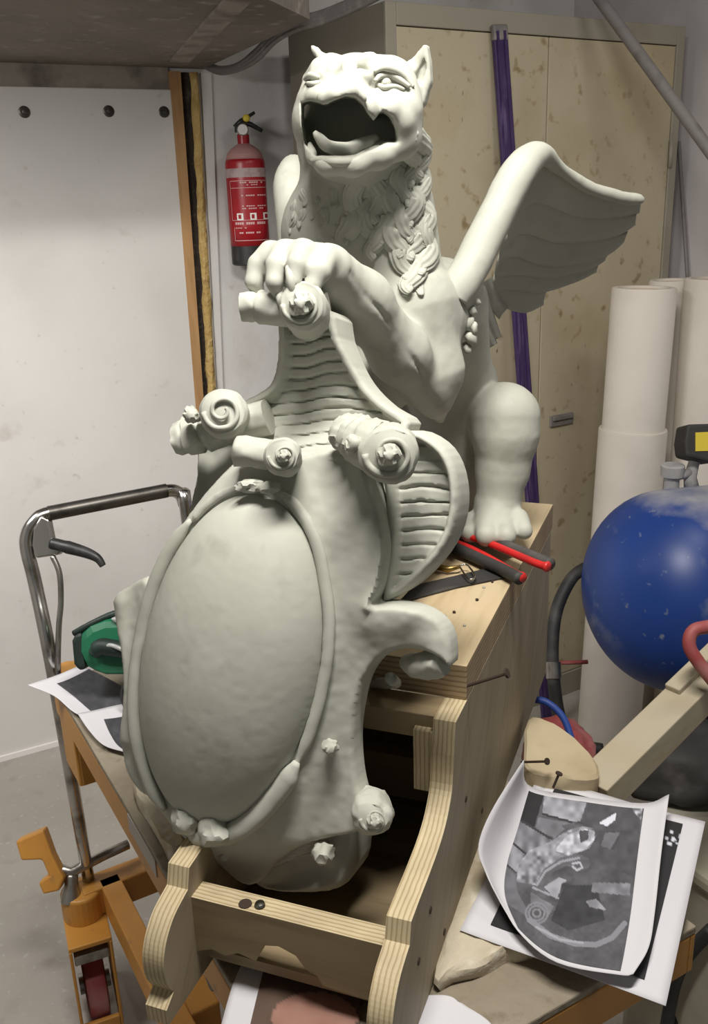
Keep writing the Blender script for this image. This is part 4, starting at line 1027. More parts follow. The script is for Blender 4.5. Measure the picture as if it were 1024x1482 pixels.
# top roll under the paw
scroll((480, 452, .010), (368, 452, .030), [(0, 27), (.35, 25), (.40, 21), (.46, 24), (.80, 25), (.84, 22), (.87, 24), (.99, 24), (1, 20)], spiral=False)
scroll((448, 462, .000), (466, 452, .048), [(0, 33), (.5, 37), (.9, 36), (1, 31)], knob=.55, turns=1.4)
# upper left roll and spiral
scroll((385, 602, -.005), (262, 636, .006), [(0, 27), (.30, 27), (.36, 24), (.60, 27), (.66, 29), (.70, 23), (.74, 30), (.86, 30), (.88, 24), (.92, 26), (.99, 25), (1, 20)], spiral=False, ribs=0)
scroll((330, 606, -.01), (350, 597, .040), [(0, 34), (.5, 36), (.9, 35), (1, 30)], turns=1.6)
lump('clay_bead', MS(303, 602, .034), .0085, GR, 2)
# upper right roll and spiral
scroll((500, 622, .012), (572, 648, .040), [(0, 26), (.12, 30), (.2, 27), (.3, 33), (.4, 30), (.5, 36), (.6, 33), (.75, 38), (1, 40)], spiral=False, ribs=16)
scroll((575, 650, .020), (592, 656, .060), [(0, 41), (.5, 45), (.9, 44), (1, 38)], knob=.42, turns=1.5)
lump('clay_bead', MS(541, 641, .056), .0078, GR, 3)
# small middle roll
scroll((440, 662, .030), (368, 652, .048), [(0, 22), (.4, 21), (.8, 22), (.97, 22), (1, 18), (.96, 13), (.90, 6)], spiral=False)
scroll((432, 664, .030), (452, 659, .066), [(0, 24), (.5, 28), (.9, 27), (1, 23)], knob=.4, turns=1.3)
lump('clay_bead', MS(392, 700, .046), .0095, GR, 6, stretch=(1.3, .7, .7)); lump('clay_bead', MS(416, 702, .046), .0085, GR, 8, stretch=(1.3, .7, .6))
# inside of the C-scroll, buds and beads
scroll((572, 966, -.022), (640, 962, -.002), [(0, 10), (.25, 17), (.6, 21), (.9, 20), (1, 15)], spiral=False, name='scroll_bud', wamp=.003)
scroll((535, 1170, -.012), (556, 1168, .030), [(0, 26), (.5, 30), (.85, 29), (1, 22)], knob=.5, turns=1.2, wamp=.005, name='scroll_bud')
for (x, y, h_, r, sd) in ((205, 992, .014, .0068, 1), (493, 1069, .028, .0082, 4), (297, 1165, .038, .0155, 5), (337, 1180, .040, .0155, 9), (333, 1230, .012, .006, 11), (470, 1232, .004, .012, 13)):
    lump('clay_bead', MS(x, y, h_), r, GR, sd, amp=.22)
# back strut running from the shield into the stand
m = MB(); m.tube([MS(560, 985, -.01), MS(545, 1010, -.06), ST(-.33, .86, 1.04)], [.006, .006, .006], 10); m.build('armature_rod', 'clay_wet', GR, smooth=True)
m = MB(); m.tube([MS(400, 800, -.03), ST(-.37, .90, 1.16)], [.06, .05], 20); m.build('clay_core', 'clay', GR, smooth=True)
m = MB(); m.tube([MS(436, 480, -.035), MS(440, 570, -.09), ST(-.40, .98, 1.18)], [.012, .018, .035], 16); m.build('clay_core', 'clay', GR, smooth=True)
# acanthus ribs under the shield tip
for k in range(6):
    x0, y0 = 372 + k * 9, 1268 - k * 8
    P = spline([MS(x0 + t * 70, y0 - 24 * t - 10 * math.sin(math.pi * t) + k * 2, -.020 + .010 * math.sin(math.pi * t)) for t in np.linspace(0, 1, 6)], 4)
    m = MB(); m.tube(P, [.0042 * (.4 + .6 * math.sin(math.pi * (i + .5) / len(P))) for i in range(len(P))], 8); m.v = [tuple(p) for p in rough(A(m.v), .001)]; m.build('leaf_rib', 'clay', GR, smooth=True)

# ================================================================== PAPERS
def catmull(P, t):
    n = len(P) - 1; i = min(int(t * n), n - 1); f = t * n - i
    g = lambda j: P[min(max(j, 0), n)] if 0 <= j <= n else (2 * P[0] - P[1] if j < 0 else 2 * P[n] - P[n - 1])
    a, b, c, d = g(i - 1), g(i), g(i + 1), g(i + 2)
    return .5 * ((2 * b) + (c - a) * f + (2 * a - 5 * b + 4 * c - d) * f * f + (-a + 3 * b - 3 * c + d) * f ** 3)
def net(ctrl): return [[Zp(x, y, z) for x, y, z in r] for r in ctrl]
def net_at(N_, u, v): return catmull([catmull(r, u) for r in N_], v)
def colmesh(o, cols, name):
    at = o.data.color_attributes.new('print', 'FLOAT_COLOR', 'POINT')
    at.data.foreach_set('color', np.concatenate([cols, np.ones((len(cols), 1))], 1).ravel().astype(np.float32))
    if name not in M:
        m = bpy.data.materials.new(name); m.use_nodes = True; b = m.node_tree.nodes['Principled BSDF']; b.inputs['Roughness'].default_value = .75
        n = m.node_tree.nodes.new('ShaderNodeVertexColor'); n.layer_name = 'print'; m.node_tree.links.new(n.outputs['Color'], b.inputs['Base Color']); M[name] = m
    o.data.materials.clear(); o.data.materials.append(M[name])
def paper(name, ctrl, label, prints=(), cat='paper', group=None, matn='paper', nu=22, nv=28):
    """prints: list of (u0, u1, v0, v1, paint function of photo pixels, resolution)"""
    N_ = net(ctrl); P = [[net_at(N_, i / nu, j / nv) for i in range(nu + 1)] for j in range(nv + 1)]
    P = A(P); P = P + Z3 * (vnoise(P, 14)[..., None] * .004)
    lo = P.reshape(-1, 3); org = lo[np.argmin(lo[:, 2])]
    t_ = thing(name, org, label, cat, group)
    m = MB(); m.grid(P); sh = m.build('sheet', matn, t_, smooth=True)
    sd = sh.modifiers.new('thickness', 'SOLIDIFY'); sd.thickness = .0006; sd.offset = -1
    for (u0, u1, v0, v1, fn, res) in prints:
        W = A([[net_at(N_, u0 + (u1 - u0) * i / res, v0 + (v1 - v0) * j / res) for i in range(res + 1)] for j in range(res + 1)])
        W = W + Z3 * (vnoise(W, 14)[..., None] * .004)
        du = np.gradient(W, axis=1); dv_ = np.gradient(W, axis=0); n = np.cross(du, dv_); n /= np.linalg.norm(n, axis=-1, keepdims=True) + 1e-12
        n = n if n[..., 2].mean() > 0 else -n; W2 = W + n * .0013
        m = MB(); m.grid(W2); o = m.build('printed_photo', 'paper', t_, smooth=True, recalc=False)
        px = A([proj(p)[:2] for p in W.reshape(-1, 3)]); g = fn(px[:, 0], px[:, 1])
        if g.ndim == 1: g = np.stack([g, g, g * 1.06], 1)
        colmesh(o, np.clip(g, 0, 1) ** 2.2, 'print_ink')
    return t_
def nz2(x, y, s, k=0): return vnoise(np.stack([x * s, y * s, x * 0 + k * 1.37 + .5], -1), 1.0)
def paint_top(x, y):
    X, Y = (x - 700) * 3.938, (y - 1130) * 3.938          # detail coordinates inside the printed picture
    g = np.full(x.shape, .31) + .10 * nz2(X, Y, .012, 1) + .06 * nz2(X, Y, .05, 2)
    def P(poly, v, amp=.08, sc=.03):
        nonlocal g
        q = polysdf(X, Y, poly); g = np.where(q < 0, v + amp * nz2(X, Y, sc, v * 10), g)
    def S(pts, w, v):
        nonlocal g
        q = seg_d(X, Y, pts); g = np.where(q < w, v, g)
    P([(345, 75), (585, 130), (545, 245), (330, 195)], .56, .25); P([(590, 130), (900, 150), (860, 560), (560, 420)], .30, .1)
    P([(255, 40), (345, 75), (280, 285), (195, 215)], .16, .02); P([(310, 215), (500, 250), (400, 330), (285, 290)], .42, .2)
    P([(190, 225), (390, 340), (240, 425), (145, 345)], .47, .25); P([(140, 350), (230, 420), (180, 540), (110, 470)], .50, .3)
    S([(200, 225), (380, 335)], 7, .22); S([(150, 350), (235, 420)], 6, .2); S([(335, 195), (500, 240)], 6, .2); S([(115, 470), (180, 530)], 5, .22)
    P([(110, 480), (180, 545), (190, 640), (280, 800), (120, 700), (75, 640)], .38, .1)
    P([(440, 260), (540, 235), (600, 260), (480, 300)], .30, .3); P([(650, 290), (790, 290), (740, 400), (660, 380)], .27, .03); P([(690, 300), (775, 300), (720, 395), (665, 375)], .40, .05)
    P([(180, 580), (200, 470), (260, 400), (380, 350), (470, 290), (560, 265), (620, 275), (640, 320), (600, 390), (520, 420), (430, 450), (340, 510), (290, 600)], .50, .45, .045)
    P([(400, 400), (480, 310), (570, 280), (630, 290), (630, 340), (570, 400), (480, 430)], .68, .35, .05); P([(540, 290), (600, 285), (590, 340), (550, 360)], .28, .2)
    P([(655, 245), (755, 185), (748, 228), (700, 265)], .82, .05)
    P([(285, 610), (340, 520), (440, 440), (540, 425), (600, 450), (600, 500), (540, 520), (470, 490), (400, 520), (330, 600)], .36, .1)
    S([(300, 600), (350, 520), (440, 465), (540, 445)], 7, .56); S([(505, 478), (545, 470), (560, 500), (530, 515), (505, 495)], 6, .66)
    P([(340, 610), (430, 555), (470, 570), (410, 680)], .58, .2); P([(440, 590), (520, 560), (480, 660), (430, 650)], .30, .2)
    S([(280, 615), (520, 715)], 6, .56); P([(265, 640), (400, 720), (370, 770), (265, 700)], .44, .2)
    for r in (22, 44, 62): g = np.where(np.abs(np.hypot(X - 300, (Y - 760) * 1.05) - r) < 6, .48, g)
    P([(460, 600), (640, 600), (690, 800), (480, 860), (380, 800), (420, 700)], .22, .08)
    P([(620, 585), (835, 590), (830, 660), (610, 640)], .47, .15); P([(580, 690), (640, 680), (700, 745), (600, 725)], .55, .2)
    S([(260, 800), (380, 890), (520, 935), (640, 940), (730, 900), (800, 820)], 16, .50); S([(300, 840), (430, 910), (560, 930)], 7, .60)
    P([(845, 140), (905, 140), (895, 230), (850, 180)], .55, .5, .06)
    return g
def paint_dark(x, y):
    g = np.full(x.shape, .15) + .03 * nz2(x, y, .03, 3)
    for (a, b, r) in ((968, 1222, 3), (974, 1216, 3.4), (985, 1212, 4), (964, 1215, 2.5), (972, 1205, 2.4), (979, 1222, 2), (968, 1308, 2)):
        g = np.where(np.hypot(x - a, y - b) < r, .8, g)
    return g
def paint_grey(x, y): return np.full(x.shape, .27) + .12 * nz2(x, y, .05, 5) + .08 * nz2(x, y, .2, 6)
def paint_brown(x, y):
    g = np.stack([np.full(x.shape, .34), np.full(x.shape, .27), np.full(x.shape, .23)], 1) + .08 * nz2(x, y, .04, 8)[:, None]
    q = np.hypot((x - 455) / 62., (y - 1475) / 38.); g = np.where((q < 1)[:, None], A([.58, .43, .38]) + .06 * nz2(x, y, .06, 4)[:, None], g)
    return g
ZB_ = .822
c_tr, c_br, c_bl = Zp(1020, 1190, ZB_), Zp(963, 1455, ZB_), Zp(665, 1345, ZB_); c_tl = c_tr + c_bl - c_br
def lerp2(u, v): return (c_tl * (1 - u) + c_tr * u) * (1 - v) + (c_bl * (1 - u) + c_br * u) * v
def ctl(u, v, dz=0): p = lerp2(u, v); x, y, _ = proj(p); return (x, y, ZB_ + dz)
paper('printed_sheet', [[ctl(0, 0), ctl(.33, 0), ctl(.66, 0), ctl(1, 0, .004)], [ctl(0, .33), ctl(.33, .33), ctl(.66, .33), ctl(1, .33)], [ctl(0, .66), ctl(.33, .66), ctl(.66, .66), ctl(1, .66)], [ctl(0, 1, .002), ctl(.33, 1), ctl(.66, 1), ctl(1, 1, -.003)]],
      'mostly hidden paper sheet with an almost black print and white border, under the griffin photo', [(.13, .89, .06, .93, paint_dark, 90)], group=None)
top = [[(757, 1100, .905), (766, 1139, .850), (848, 1155, .845), (932, 1163, .848), (968, 1150, .858)],
       [(716, 1163, .895), (748, 1200, .846), (834, 1222, .838), (922, 1238, .838), (957, 1232, .846)],
       [(692, 1222, .880), (733, 1250, .843), (822, 1290, .836), (912, 1320, .836), (947, 1322, .842)],
       [(702, 1262, .862), (730, 1296, .840), (808, 1348, .836), (903, 1376, .836), (938, 1372, .840)],
       [(719, 1296, .846), (752, 1350, .838), (806, 1393, .836), (896, 1411, .838), (916, 1410, .838)]]
paper('printed_sheet', top, 'creased sheet with a grey photo of a carved stone griffin, against the stand', [(.25, .752, .03, .965, paint_top, 170)])
paper('printed_sheet', [[(40, 992, .822), (80, 978, .816), (116, 962, .812)], [(78, 1008, .812), (120, 1010, .808), (160, 985, .806)], [(110, 1032, .810), (165, 1045, .806), (215, 1020, .806)], [(165, 1052, .806), (205, 1068, .805), (260, 1050, .805)]],
      'white paper sheet with dark grey print beneath the green power tool', [(.38, 1, .10, .85, paint_grey, 40)])
paper('printed_sheet', [[(112, 1032, .812), (165, 1022, .809), (215, 1015, .807)], [(128, 1056, .812), (178, 1060, .809), (225, 1045, .808)], [(150, 1078, .811), (190, 1082, .809), (235, 1070, .808)], [(184, 1089, .811), (212, 1095, .808), (250, 1090, .808)]],
      'curled paper sheet with dark print at the trolley edge, below the tool\'s sheet', [(.30, 1, .15, .88, paint_grey, 30)])
paper('printed_sheet', [[(352, 1388, .803), (430, 1392, .803), (520, 1400, .803)], [(335, 1430, .802), (425, 1440, .803), (520, 1450, .803)], [(318, 1490, .797), (415, 1500, .803), (520, 1510, .803)]],
      'white-bordered sheet with a brown and pink picture below the stand\'s front rail', [(.22, 1, .04, 1, paint_brown, 40)])
paper('printed_sheet', [[(560, 1445, .802), (640, 1440, .802), (668, 1452, .803)], [(560, 1475, .802), (660, 1470, .802), (712, 1485, .803)], [(560, 1530, .802), (640, 1530, .802), (720, 1530, .803)]],
      'blank pale paper sheet on the trolley top at the foot of the stand', [], matn='paper')

# ================================================================== ON THE TROLLEY
def chunk(name, top_px, z, th, matn, parent=None, label=None, cat=None, amp=.004, inset=.0, group=None):
    T = [Zp(x, y, z) for x, y in top_px]; T = spline(T, 3, True); c = np.mean(T, 0)
    rings = []
    for (zz, sc) in ((0, .0), (0, .5), (0, .92), (-.004, 1.0), (-th * .5, 1.02), (-th, .99)):
        rings.append([c + (p - c) * sc + Z3 * zz + Z3 * 0 for p in T])
    n = len(T); vs = [p for r in rings[1:] for p in r] + [c]
    vs = A(vs); d = np.stack([vnoise(vs + i * 2.1, 45) for i in range(3)], -1) * amp * 2; d[:, 2] *= .6; keep = vs[:, 2] < z - th + 1e-6; d[keep] = 0; vs = vs + d
    fs = [((k * n + j), (k * n + (j + 1) % n), ((k + 1) * n + (j + 1) % n), ((k + 1) * n + j)) for k in range(4) for j in range(n)] + [(len(vs) - 1, (j + 1) % n, j) for j in range(n)] + [tuple(4 * n + j for j in range(n))]
    m = MB(); m.add(vs, fs); o = m.build(name, matn, parent, smooth=True, autosm=35, origin=None if parent else c - Z3 * th)
    if label: tag(o, label, cat, group)
    return o
chunk('plaster_slab', [(700, 1195), (800, 1160), (880, 1180), (950, 1230), (940, 1290), (860, 1330), (760, 1370), (735, 1372), (700, 1392), (655, 1402), (632, 1410), (650, 1330)], .819, .019, 'plaster', None, 'rough off-white plaster slab under the printed sheets beside the stand', 'plaster slab')
blk = thing('plaster_block', Zp(810, 1110, .801), 'chipped cream plaster block with two nails behind the griffin photo', 'plaster block')
chunk('block_body', [(764, 1040), (788, 1040), (822, 1060), (852, 1088), (868, 1116), (858, 1126), (815, 1124), (776, 1118), (758, 1096)], .842, .041, 'sack', blk, amp=.004)
for (a, b) in (((754, 1103), (790, 1102)), ((800, 1140), (808, 1121))):
    p, q = Zp(*a, .850), Zp(*b, .868); m = MB(); m.tube([p, q], .0017, 8); m.lathe(q, q - p, [(0, .0017), (.0004, .0045), (.0025, .0045)], 10); m.build('nail', 'rust', blk)
chunk('plaster_slab', [(196, 1118), (236, 1146), (262, 1190), (266, 1222), (246, 1232), (232, 1205), (212, 1172), (196, 1146)], .822, .020, 'plaster', None, 'small white plaster slab wedged at the left trolley edge behind the front leg', 'plaster slab')
m = MB(); m.prism([Zp(x, y, .815) for x, y in ((186, 1106), (202, 1098), (222, 1130), (206, 1140))], (0, 0, .016)); tag(m.build('wood_offcut', 'plank', bevel=.002, origin=Zp(204, 1118, .80)), 'small pale wooden offcut on the trolley beside the shield', 'wood offcut')
m = MB(); m.prism([Zp(x, y, .8005) for x, y in ((74, 972), (96, 963), (112, 962), (112, 972), (90, 980))], (0, 0, .009)); tag(m.build('folding_rule', 'lift_yellow', bevel=.002, origin=Zp(90, 972, .80)), 'yellow strip sticking out under the white sheet by the push handle', 'folding rule')
# green power tool
dt = proj(Zp(152, 985, .812))[2]
tl = thing('power_tool', Zp(152, 985, .812), 'green and black power tool lying on the printed sheet', 'power tool')
def dprism(name, pts, d0, th, matn, parent, bevel=.004, **kw):
    m = MB(); m.prism([D(x, y, d0) for x, y in pts], FW * th); return m.build(name, matn, parent, bevel=bevel, **kw)
bd = dprism('motor_housing', [(112, 918), (128, 904), (150, 896), (178, 895), (196, 905), (208, 930), (210, 968), (190, 978), (150, 978), (122, 968), (113, 945)], dt - .095, .085, 'green_tool', tl, .014)
dprism('end_cap', [(103, 928), (108, 918), (118, 914), (124, 968), (114, 972), (106, 962)], dt - .09, .075, 'green_dark', tl, .006)
m = MB(); m.tube(spline([D(107, 917, dt - 0.080), D(130, 904, dt - 0.085), D(165, 888, dt - 0.080), D(182, 888, dt - 0.070)], 4), .0052, 8); m.build('guard_rail', 'green_dark', tl, smooth=True)
dprism('clear_cap', [(158, 896), (172, 890), (184, 892), (190, 903), (172, 906)], dt - .10, .05, 'clear_plastic', tl, .004)
m = MB(); m.tube(spline([D(136, 946, dt - 0.102), D(146, 936, dt - 0.106), D(165, 938, dt - 0.108), D(200, 944, dt - 0.105)], 5), [.010] * 3 + [.013] * 13, 12); hg = m.build('hand_grip', 'green_dark', tl, smooth=True)
m = MB(); m.tube(spline([D(150, 941, dt - 0.112), D(158, 934, dt - 0.118), D(172, 938, dt - 0.122), D(196, 950, dt - 0.118)], 5), .0035, 8); m.build('trigger', 'clear_plastic', hg, smooth=True)
m = MB(); m.tube(spline([D(198, 962, dt - 0.110), D(186, 985, dt - 0.112), D(177, 1000, dt - 0.110), D(180, 1020, dt - 0.108), D(196, 1030, dt - 0.105)], 6), .0032, 8); m.build('power_cord', 'rubber', tl, smooth=True)

# ================================================================== ON THE DECK
pz = ZD + .012
pl_t = thing('pincers', Zp(720, 800, ZD), 'red and black handled pincers lying on the plywood deck by the clay paw', 'pincers')
def handle(pts_b, pts_r, z):
    m = MB(); m.tube(spline([Zp(x, y, z) for x, y in pts_b], 5), .0078, 12); h_ = m.build('handle', 'black_dusty', pl_t, smooth=True)
    m = MB(); P = spline([Zp(x, y, z) for x, y in pts_r], 5); m.tube(P, [.0050] * (len(P) - 3) + [.0058, .0072, .0055], 12); m.build('grip_insert', 'red_bright', h_, smooth=True)
handle([(676, 765), (690, 770), (730, 789), (770, 806), (797, 817)], [(678, 776), (700, 783), (740, 800), (775, 815), (794, 821)], pz + .012)
handle([(640, 786), (665, 796), (700, 812), (730, 826), (752, 838)], [(645, 783), (668, 789), (700, 804), (735, 824), (757, 837)], pz)
m = MB(); m.prism([Zp(x, y, pz + .004) for x, y in ((667, 772), (668, 757), (683, 755), (690, 768), (686, 778))], (0, 0, .014)); m.build('grip_guard', 'red_bright', pl_t, bevel=.003)
m = MB(); m.prism([Zp(x, y, pz - .008) for x, y in ((640, 762), (655, 757), (672, 766), (682, 778), (664, 790), (645, 788))], (0, 0, .014)); m.build('jaw', 'steel_dark', pl_t, bevel=.003)
m = MB(); m.prism([Zp(x, y, ZD + .0005) for x, y in ((566, 876), (598, 850), (700, 826), (742, 826), (738, 836), (660, 852), (600, 868), (580, 876))], (0, 0, .003)); tag(m.build('steel_strip', 'black_dusty', bevel=.0008, origin=Zp(650, 850, ZD)), 'flat dark steel strip lying on the deck under the ribbed clay leaf', 'steel strip')
lo = thing('loop_tool', Zp(660, 828, ZD), 'wire loop clay modelling tool with slim brass-coloured handle on the deck', 'modelling tool')
P = spline([Zp(x, y, ZD + .010) for x, y in ((664, 819), (672, 817), (678, 820), (687, 833), (684, 838), (676, 836), (666, 822))], 5); m = MB(); m.tube(P, .0013, 8); m.build('wire_loop', 'chrome', lo, smooth=True)
m = MB(); m.tube([Zp(622, 818, ZD + .006), Zp(648, 824, ZD + .007), Zp(666, 820, ZD + .010)], [.004, .0042, .0022], 10); m.build('handle', 'brass', lo, smooth=True)
rc = np.random.RandomState(4)
for (x, y) in ((643, 892), (657, 886), (672, 905), (650, 925), (690, 868), (700, 850), (640, 905), (712, 842)):
    p = Zp(x, y, ZD + .0012); bm = bmesh.new(); bmesh.ops.create_icosphere(bm, subdivisions=1, radius=1); co = A([v.co[:] for v in bm.verts]); f = [[v.index for v in q.verts] for q in bm.faces]; bm.free()
    m = MB(); m.add(co * (1 + .5 * (rc.rand(len(co), 1) - .5)) * rc.uniform(.0014, .0028) + p, f); tag(m.build('clay_crumb', 'rust' if rc.rand() < .5 else 'clay_wet', origin=p), 'tiny clay crumb on the plywood deck between the volute and the steel strip', 'crumb', 'crumbs on the deck')

# ================================================================== RIGHT-HAND CORNER
# white foam rolls standing on the floor
def roll(px0, px1, ytop, ybot_z, d, lean, name_lab, sleeve=None, core=True):
    xc = (px0 + px1) / 2; tp = D(xc, ytop, d); r = (px1 - px0) / 2 * d / FPX
    base = A([tp[0] + lean[0], tp[1] + lean[1], 0.0]); t_ = thing('foam_roll', base, name_lab, 'foam roll', 'white foam rolls in the corner')
    ax_ = (tp - base); H = np.linalg.norm(ax_); ax_ /= H
    m = MB(); m.lathe(base, ax_, [(0, r), (H - .004, r), (H, r - .003), (H, r * .80), (H - .03, r * .78)], 36, cap=False); m.build('outer_wrap', 'foam_white', t_, smooth=True, autosm=45)
    m = MB(); m.lathe(base, ax_, [(0, r * .70), (H - .006, r * .70), (H - .006, r * .45), (H - .04, r * .43)], 28, cap=False); m.build('inner_wrap', 'foam_core', t_, smooth=True, autosm=45)
    if sleeve:
        hs = sleeve; m = MB(); m.lathe(base, ax_, [(0, r * 1.10), (hs - .004, r * 1.10), (hs, r * 1.08), (hs, r * 1.0)], 36, cap=False); m.build('short_sheet', 'foam_white', t_, smooth=True, autosm=45)
    return t_, base, r
dR = 2.36
tp_ = D(932, 416, dR)
roll(886, 978, 416, 0, dR, (-.03, -.02), 'white foam roll wrapped in a second shorter sheet, next to the cabinet', sleeve=D(915, 636, dR)[2])
roll(940, 1000, 405, 0, dR + .15, (.02, .0), 'thin white foam roll squeezed behind the wrapped one')
roll(992, 1090, 402, 0, dR + .02, (.0, -.02), 'plain white foam roll at the right behind the black switch box')
m = MB(); rwp = W0 + WX * (WR - .012); a_, b_ = PL(982, 205, rwp, WX), PL(994, 397, rwp, WX); dv = b_ - a_; m.tube([a_, b_, b_ + dv * (-b_[2] / dv[2] if dv[2] < 0 else 1)], .0055, 8); tag(m.build('thin_rod', 'pipe_grey', smooth=True, origin=b_), 'thin dark rod leaning on the wall between cabinet and foam rolls', 'rod')
# blue compressor tank
dT = 1.92; RT_ = 146 / FPX * dT
ax_t = A([.97, .18, 0.]); ax_t /= np.linalg.norm(ax_t)
ct = D(957, 855, dT)
comp = thing('air_compressor', A([ct[0], ct[1], 0]) + ax_t * .2, 'dusty blue air compressor tank with black pressure switch in the corner', 'compressor')
prof_t = [(-RT_ * .98 * math.cos(a) * .85, RT_ * math.sin(a)) for a in np.linspace(.02, math.pi / 2, 18)] + [(.05, RT_), (.36, RT_)] + [(.36 + RT_ * .6 * math.sin(a), RT_ * math.cos(a)) for a in np.linspace(.2, 1.55, 8)]
m = MB(); m.lathe(ct + ax_t * .02, ax_t, prof_t, 56); tk = m.build('tank', 'tank_blue', comp, smooth=True)
def tank_pt(t, a, r):
    u_ = np.cross(ax_t, Z3); u_ /= np.linalg.norm(u_); return ct + ax_t * (.02 + t) + r * (math.sin(a) * u_ + math.cos(a) * Z3)
for (t, s) in ((.12, .11), (.36, .11), (.36, -.05), (.12, .02)):
    u_ = np.cross(ax_t, Z3); p = ct + ax_t * t + u_ * s; m = MB(); m.tube([p - Z3 * .14, A([p[0], p[1], 0]) + u_ * s * .2], .014, 10); m.build('leg', 'steel_dark', comp, smooth=True)
pv = tank_pt(.10, 0, RT_); yv = D(973, 678, dT + .06)
m = MB(); m.lathe(yv - Z3 * .030, Z3, [(-.02, .016), (.012, .016), (.014, .024), (.036, .025), (.039, .022)], 20); m.build('valve_cap', 'tank_dust', comp, smooth=True, autosm=40)
m = MB(); m.tube([D(1000, 705, dT + .08), D(998, 690, dT + .08), D(1003, 672, dT + .08), D(1010, 655, dT + .08)], [.016, .014, .012, .012], 12); m.tube([D(975, 690, dT + .06), D(1002, 683, dT + .08)], .010, 10); m.build('manifold', 'tank_dust', comp, smooth=True)
dprism('pressure_switch', [(994, 614), (1060, 612), (1062, 664), (1030, 670), (992, 660), (990, 640)], dT + .03, .07, 'black_dusty', comp, .006)
dprism('warning_sticker', [(1006, 626), (1044, 624), (1044, 652), (1006, 653)], dT + .028, .002, bpy.data.materials['yellow_green'], comp, 0)
M['yellow_green'].node_tree.nodes['Principled BSDF'].inputs['Base Color'].default_value = (.66, .52, .05, 1)
m = MB(); m.tube(spline([D(846, 822, 2.02), D(826, 838, 2.0), D(806, 880, 1.98), D(799, 930, 1.96), D(801, 985, 1.95), D(810, 1040, 1.95), D(830, 1075, 1.95), D(870, 1085, 1.95)], 6), .0135, 12); hs_ = m.build('air_hose', 'rubber', comp, smooth=True)
m = MB(); m.tube([D(800, 958, 1.955), D(801, 982, 1.95)], .0165, 12); m.build('hose_coupling', 'steel', hs_, smooth=True, autosm=40)
m = MB(); m.tube([D(790, 960, 2.1), D(850, 958, 2.1)], .005, 8); tag(m.build('red_rod', 'red_dusty', smooth=True, origin=D(820, 959, 2.1)), 'thin red rod across the dark gap behind the black hose', 'rod')
# beam with red handle, storage bin, sacks and cables
def beam(a, b, ha, hb, th, depth_dir):
    pass
b0, b1 = D(858, 1150, 1.22), D(1085, 925, 1.40)
axb = (b1 - b0); lb_ = np.linalg.norm(axb); axb /= lb_; up_b = Z3 - axb * axb[2]; up_b /= np.linalg.norm(up_b); sd_b = np.cross(axb, up_b)
bm_t = thing('timber_beam', b0 - up_b * .03, 'pale square timber beam propped diagonally behind the printed sheets', 'beam')
m = MB(); m.box((b0 + b1) / 2, (axb, up_b, sd_b), (lb_ / 2, .023, .025)); m.build('beam_body', 'plank', bm_t, bevel=.002)
m = MB(); m.box((b0 + b1) / 2 + axb * .10 + up_b * .027 + sd_b * .012 * (1 if (sd_b @ FW) > 0 else -1), (axb, up_b, sd_b), (lb_ / 2 - .10, .005, .012)); m.build('raised_strip', 'plank', bm_t, bevel=.002)
m = MB(); m.tube(spline([D(1065, 898, 1.28), D(1030, 906, 1.275), D(1003, 913, 1.27), D(997, 934, 1.268), D(1010, 958, 1.268), D(1035, 990, 1.27)], 6), .0092, 12); tag(m.build('bent_handle', 'red_dusty', smooth=True, origin=D(1015, 960, 1.27)), 'red bent tool handle hooked over the timber beam', 'tool handle')
zc = .50
cA = Zp(985, 1215, zc)
bn = thing('storage_bin', A([cA[0] + .19, cA[1] + .0, 0]), 'beige lidded bin on the floor beyond the trolley end', 'bin')
bc = A([cA[0] + .19, cA[1] + .0, 0])
m = MB(); m.box(bc + Z3 * .235, (TX, TY, Z3), (.20, .17, .235)); m.build('bin_body', 'beige_bucket', bn, bevel=.02)
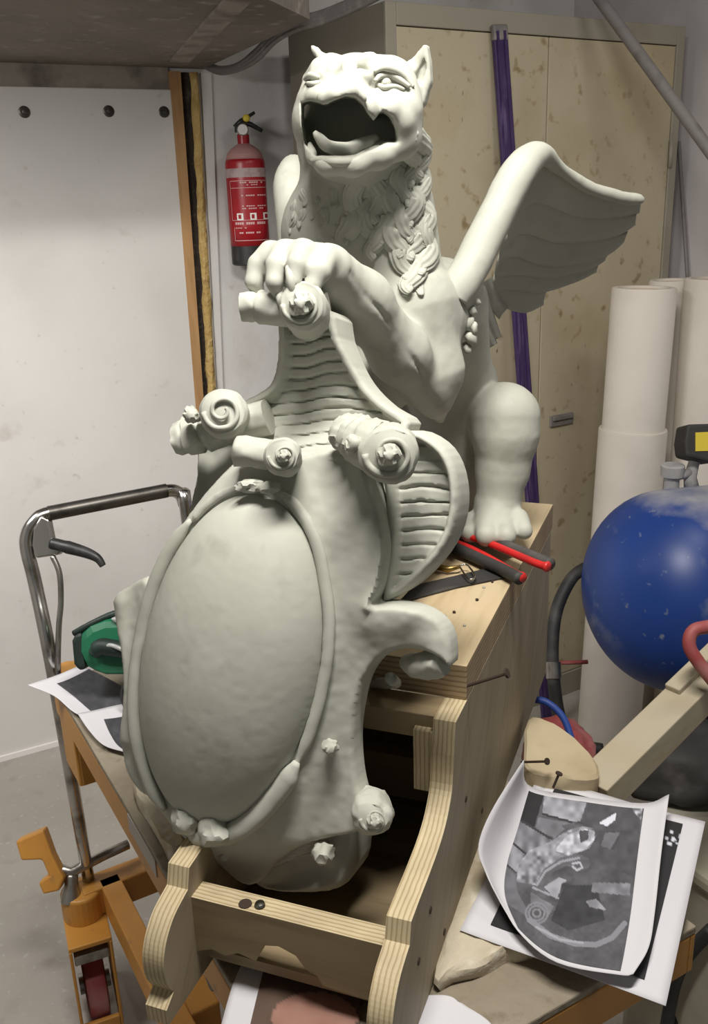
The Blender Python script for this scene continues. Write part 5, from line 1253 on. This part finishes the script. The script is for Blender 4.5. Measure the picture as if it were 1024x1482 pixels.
m = MB(); m.box(bc + Z3 * .486, (TX, TY, Z3), (.21, .18, .016)); m.build('lid', 'beige_bucket', bn, bevel=.01)
def sack(name, c, r, sc, matn, label, cat, sd, parent=None):
    bm = bmesh.new(); bmesh.ops.create_icosphere(bm, subdivisions=4, radius=1); co = A([v.co[:] for v in bm.verts]); f = [[v.index for v in q.verts] for q in bm.faces]; bm.free()
    d = 1 + .35 * vnoise(co + sd, 1.6) + .20 * vnoise(co + sd * 2, 4); co = co * d[:, None] * A(sc) * r; co[:, 2] = np.maximum(co[:, 2], -r * sc[2] * .55)
    m = MB(); m.add(co + A(c), f); return tag(m.build(name, matn, smooth=True, origin=A(c) - Z3 * r * sc[2] * .55), label, cat)
q0 = D(955, 1085, 1.78)
sack('crumpled_bag', A([q0[0] + .05, q0[1] - .06, .545]), .11, (1.3, .9, .6), 'black_dusty', 'crumpled black bag heaped on the bin below the blue tank', 'bag', 3)
zr = .50
rb = D(808, 1050, 1.62)
sack('red_bag', rb - Z3 * .05, .062, (1, .9, 1.0), 'red_dusty', 'crumpled red packet tucked behind the plaster block', 'packet', 8)
m = MB(); m.tube(spline([D(768, 1012, 1.52), D(790, 1016, 1.51), D(812, 1035, 1.50), D(824, 1062, 1.49), D(828, 1090, 1.48), D(820, 1130, 1.48)], 6), .0058, 10); tag(m.build('blue_hose', 'hose_blue', smooth=True, origin=D(820, 1060, 1.49)), 'thin bright blue hose looping over the red packet', 'hose')
for k, P in enumerate(([(1030, 1345), (998, 1378), (980, 1412), (970, 1450), (962, 1500)], [(1050, 1378), (1010, 1398), (985, 1424), (978, 1480), (975, 1530)])):
    zz = (.42, .36, .30, .24, .18) if k == 0 else (.30, .26, .22, .16, .10)
    m = MB(); m.tube(spline([Zp(x, y, z) for (x, y), z in zip(P, zz)], 6), .011, 10); tag(m.build('black_cable', 'rubber', smooth=True, origin=Zp(*P[-1], zz[-1])), ('upper' if k == 0 else 'lower') + ' of two thick black cables hanging beside the trolley\'s end', 'cable', 'black cables by the trolley')
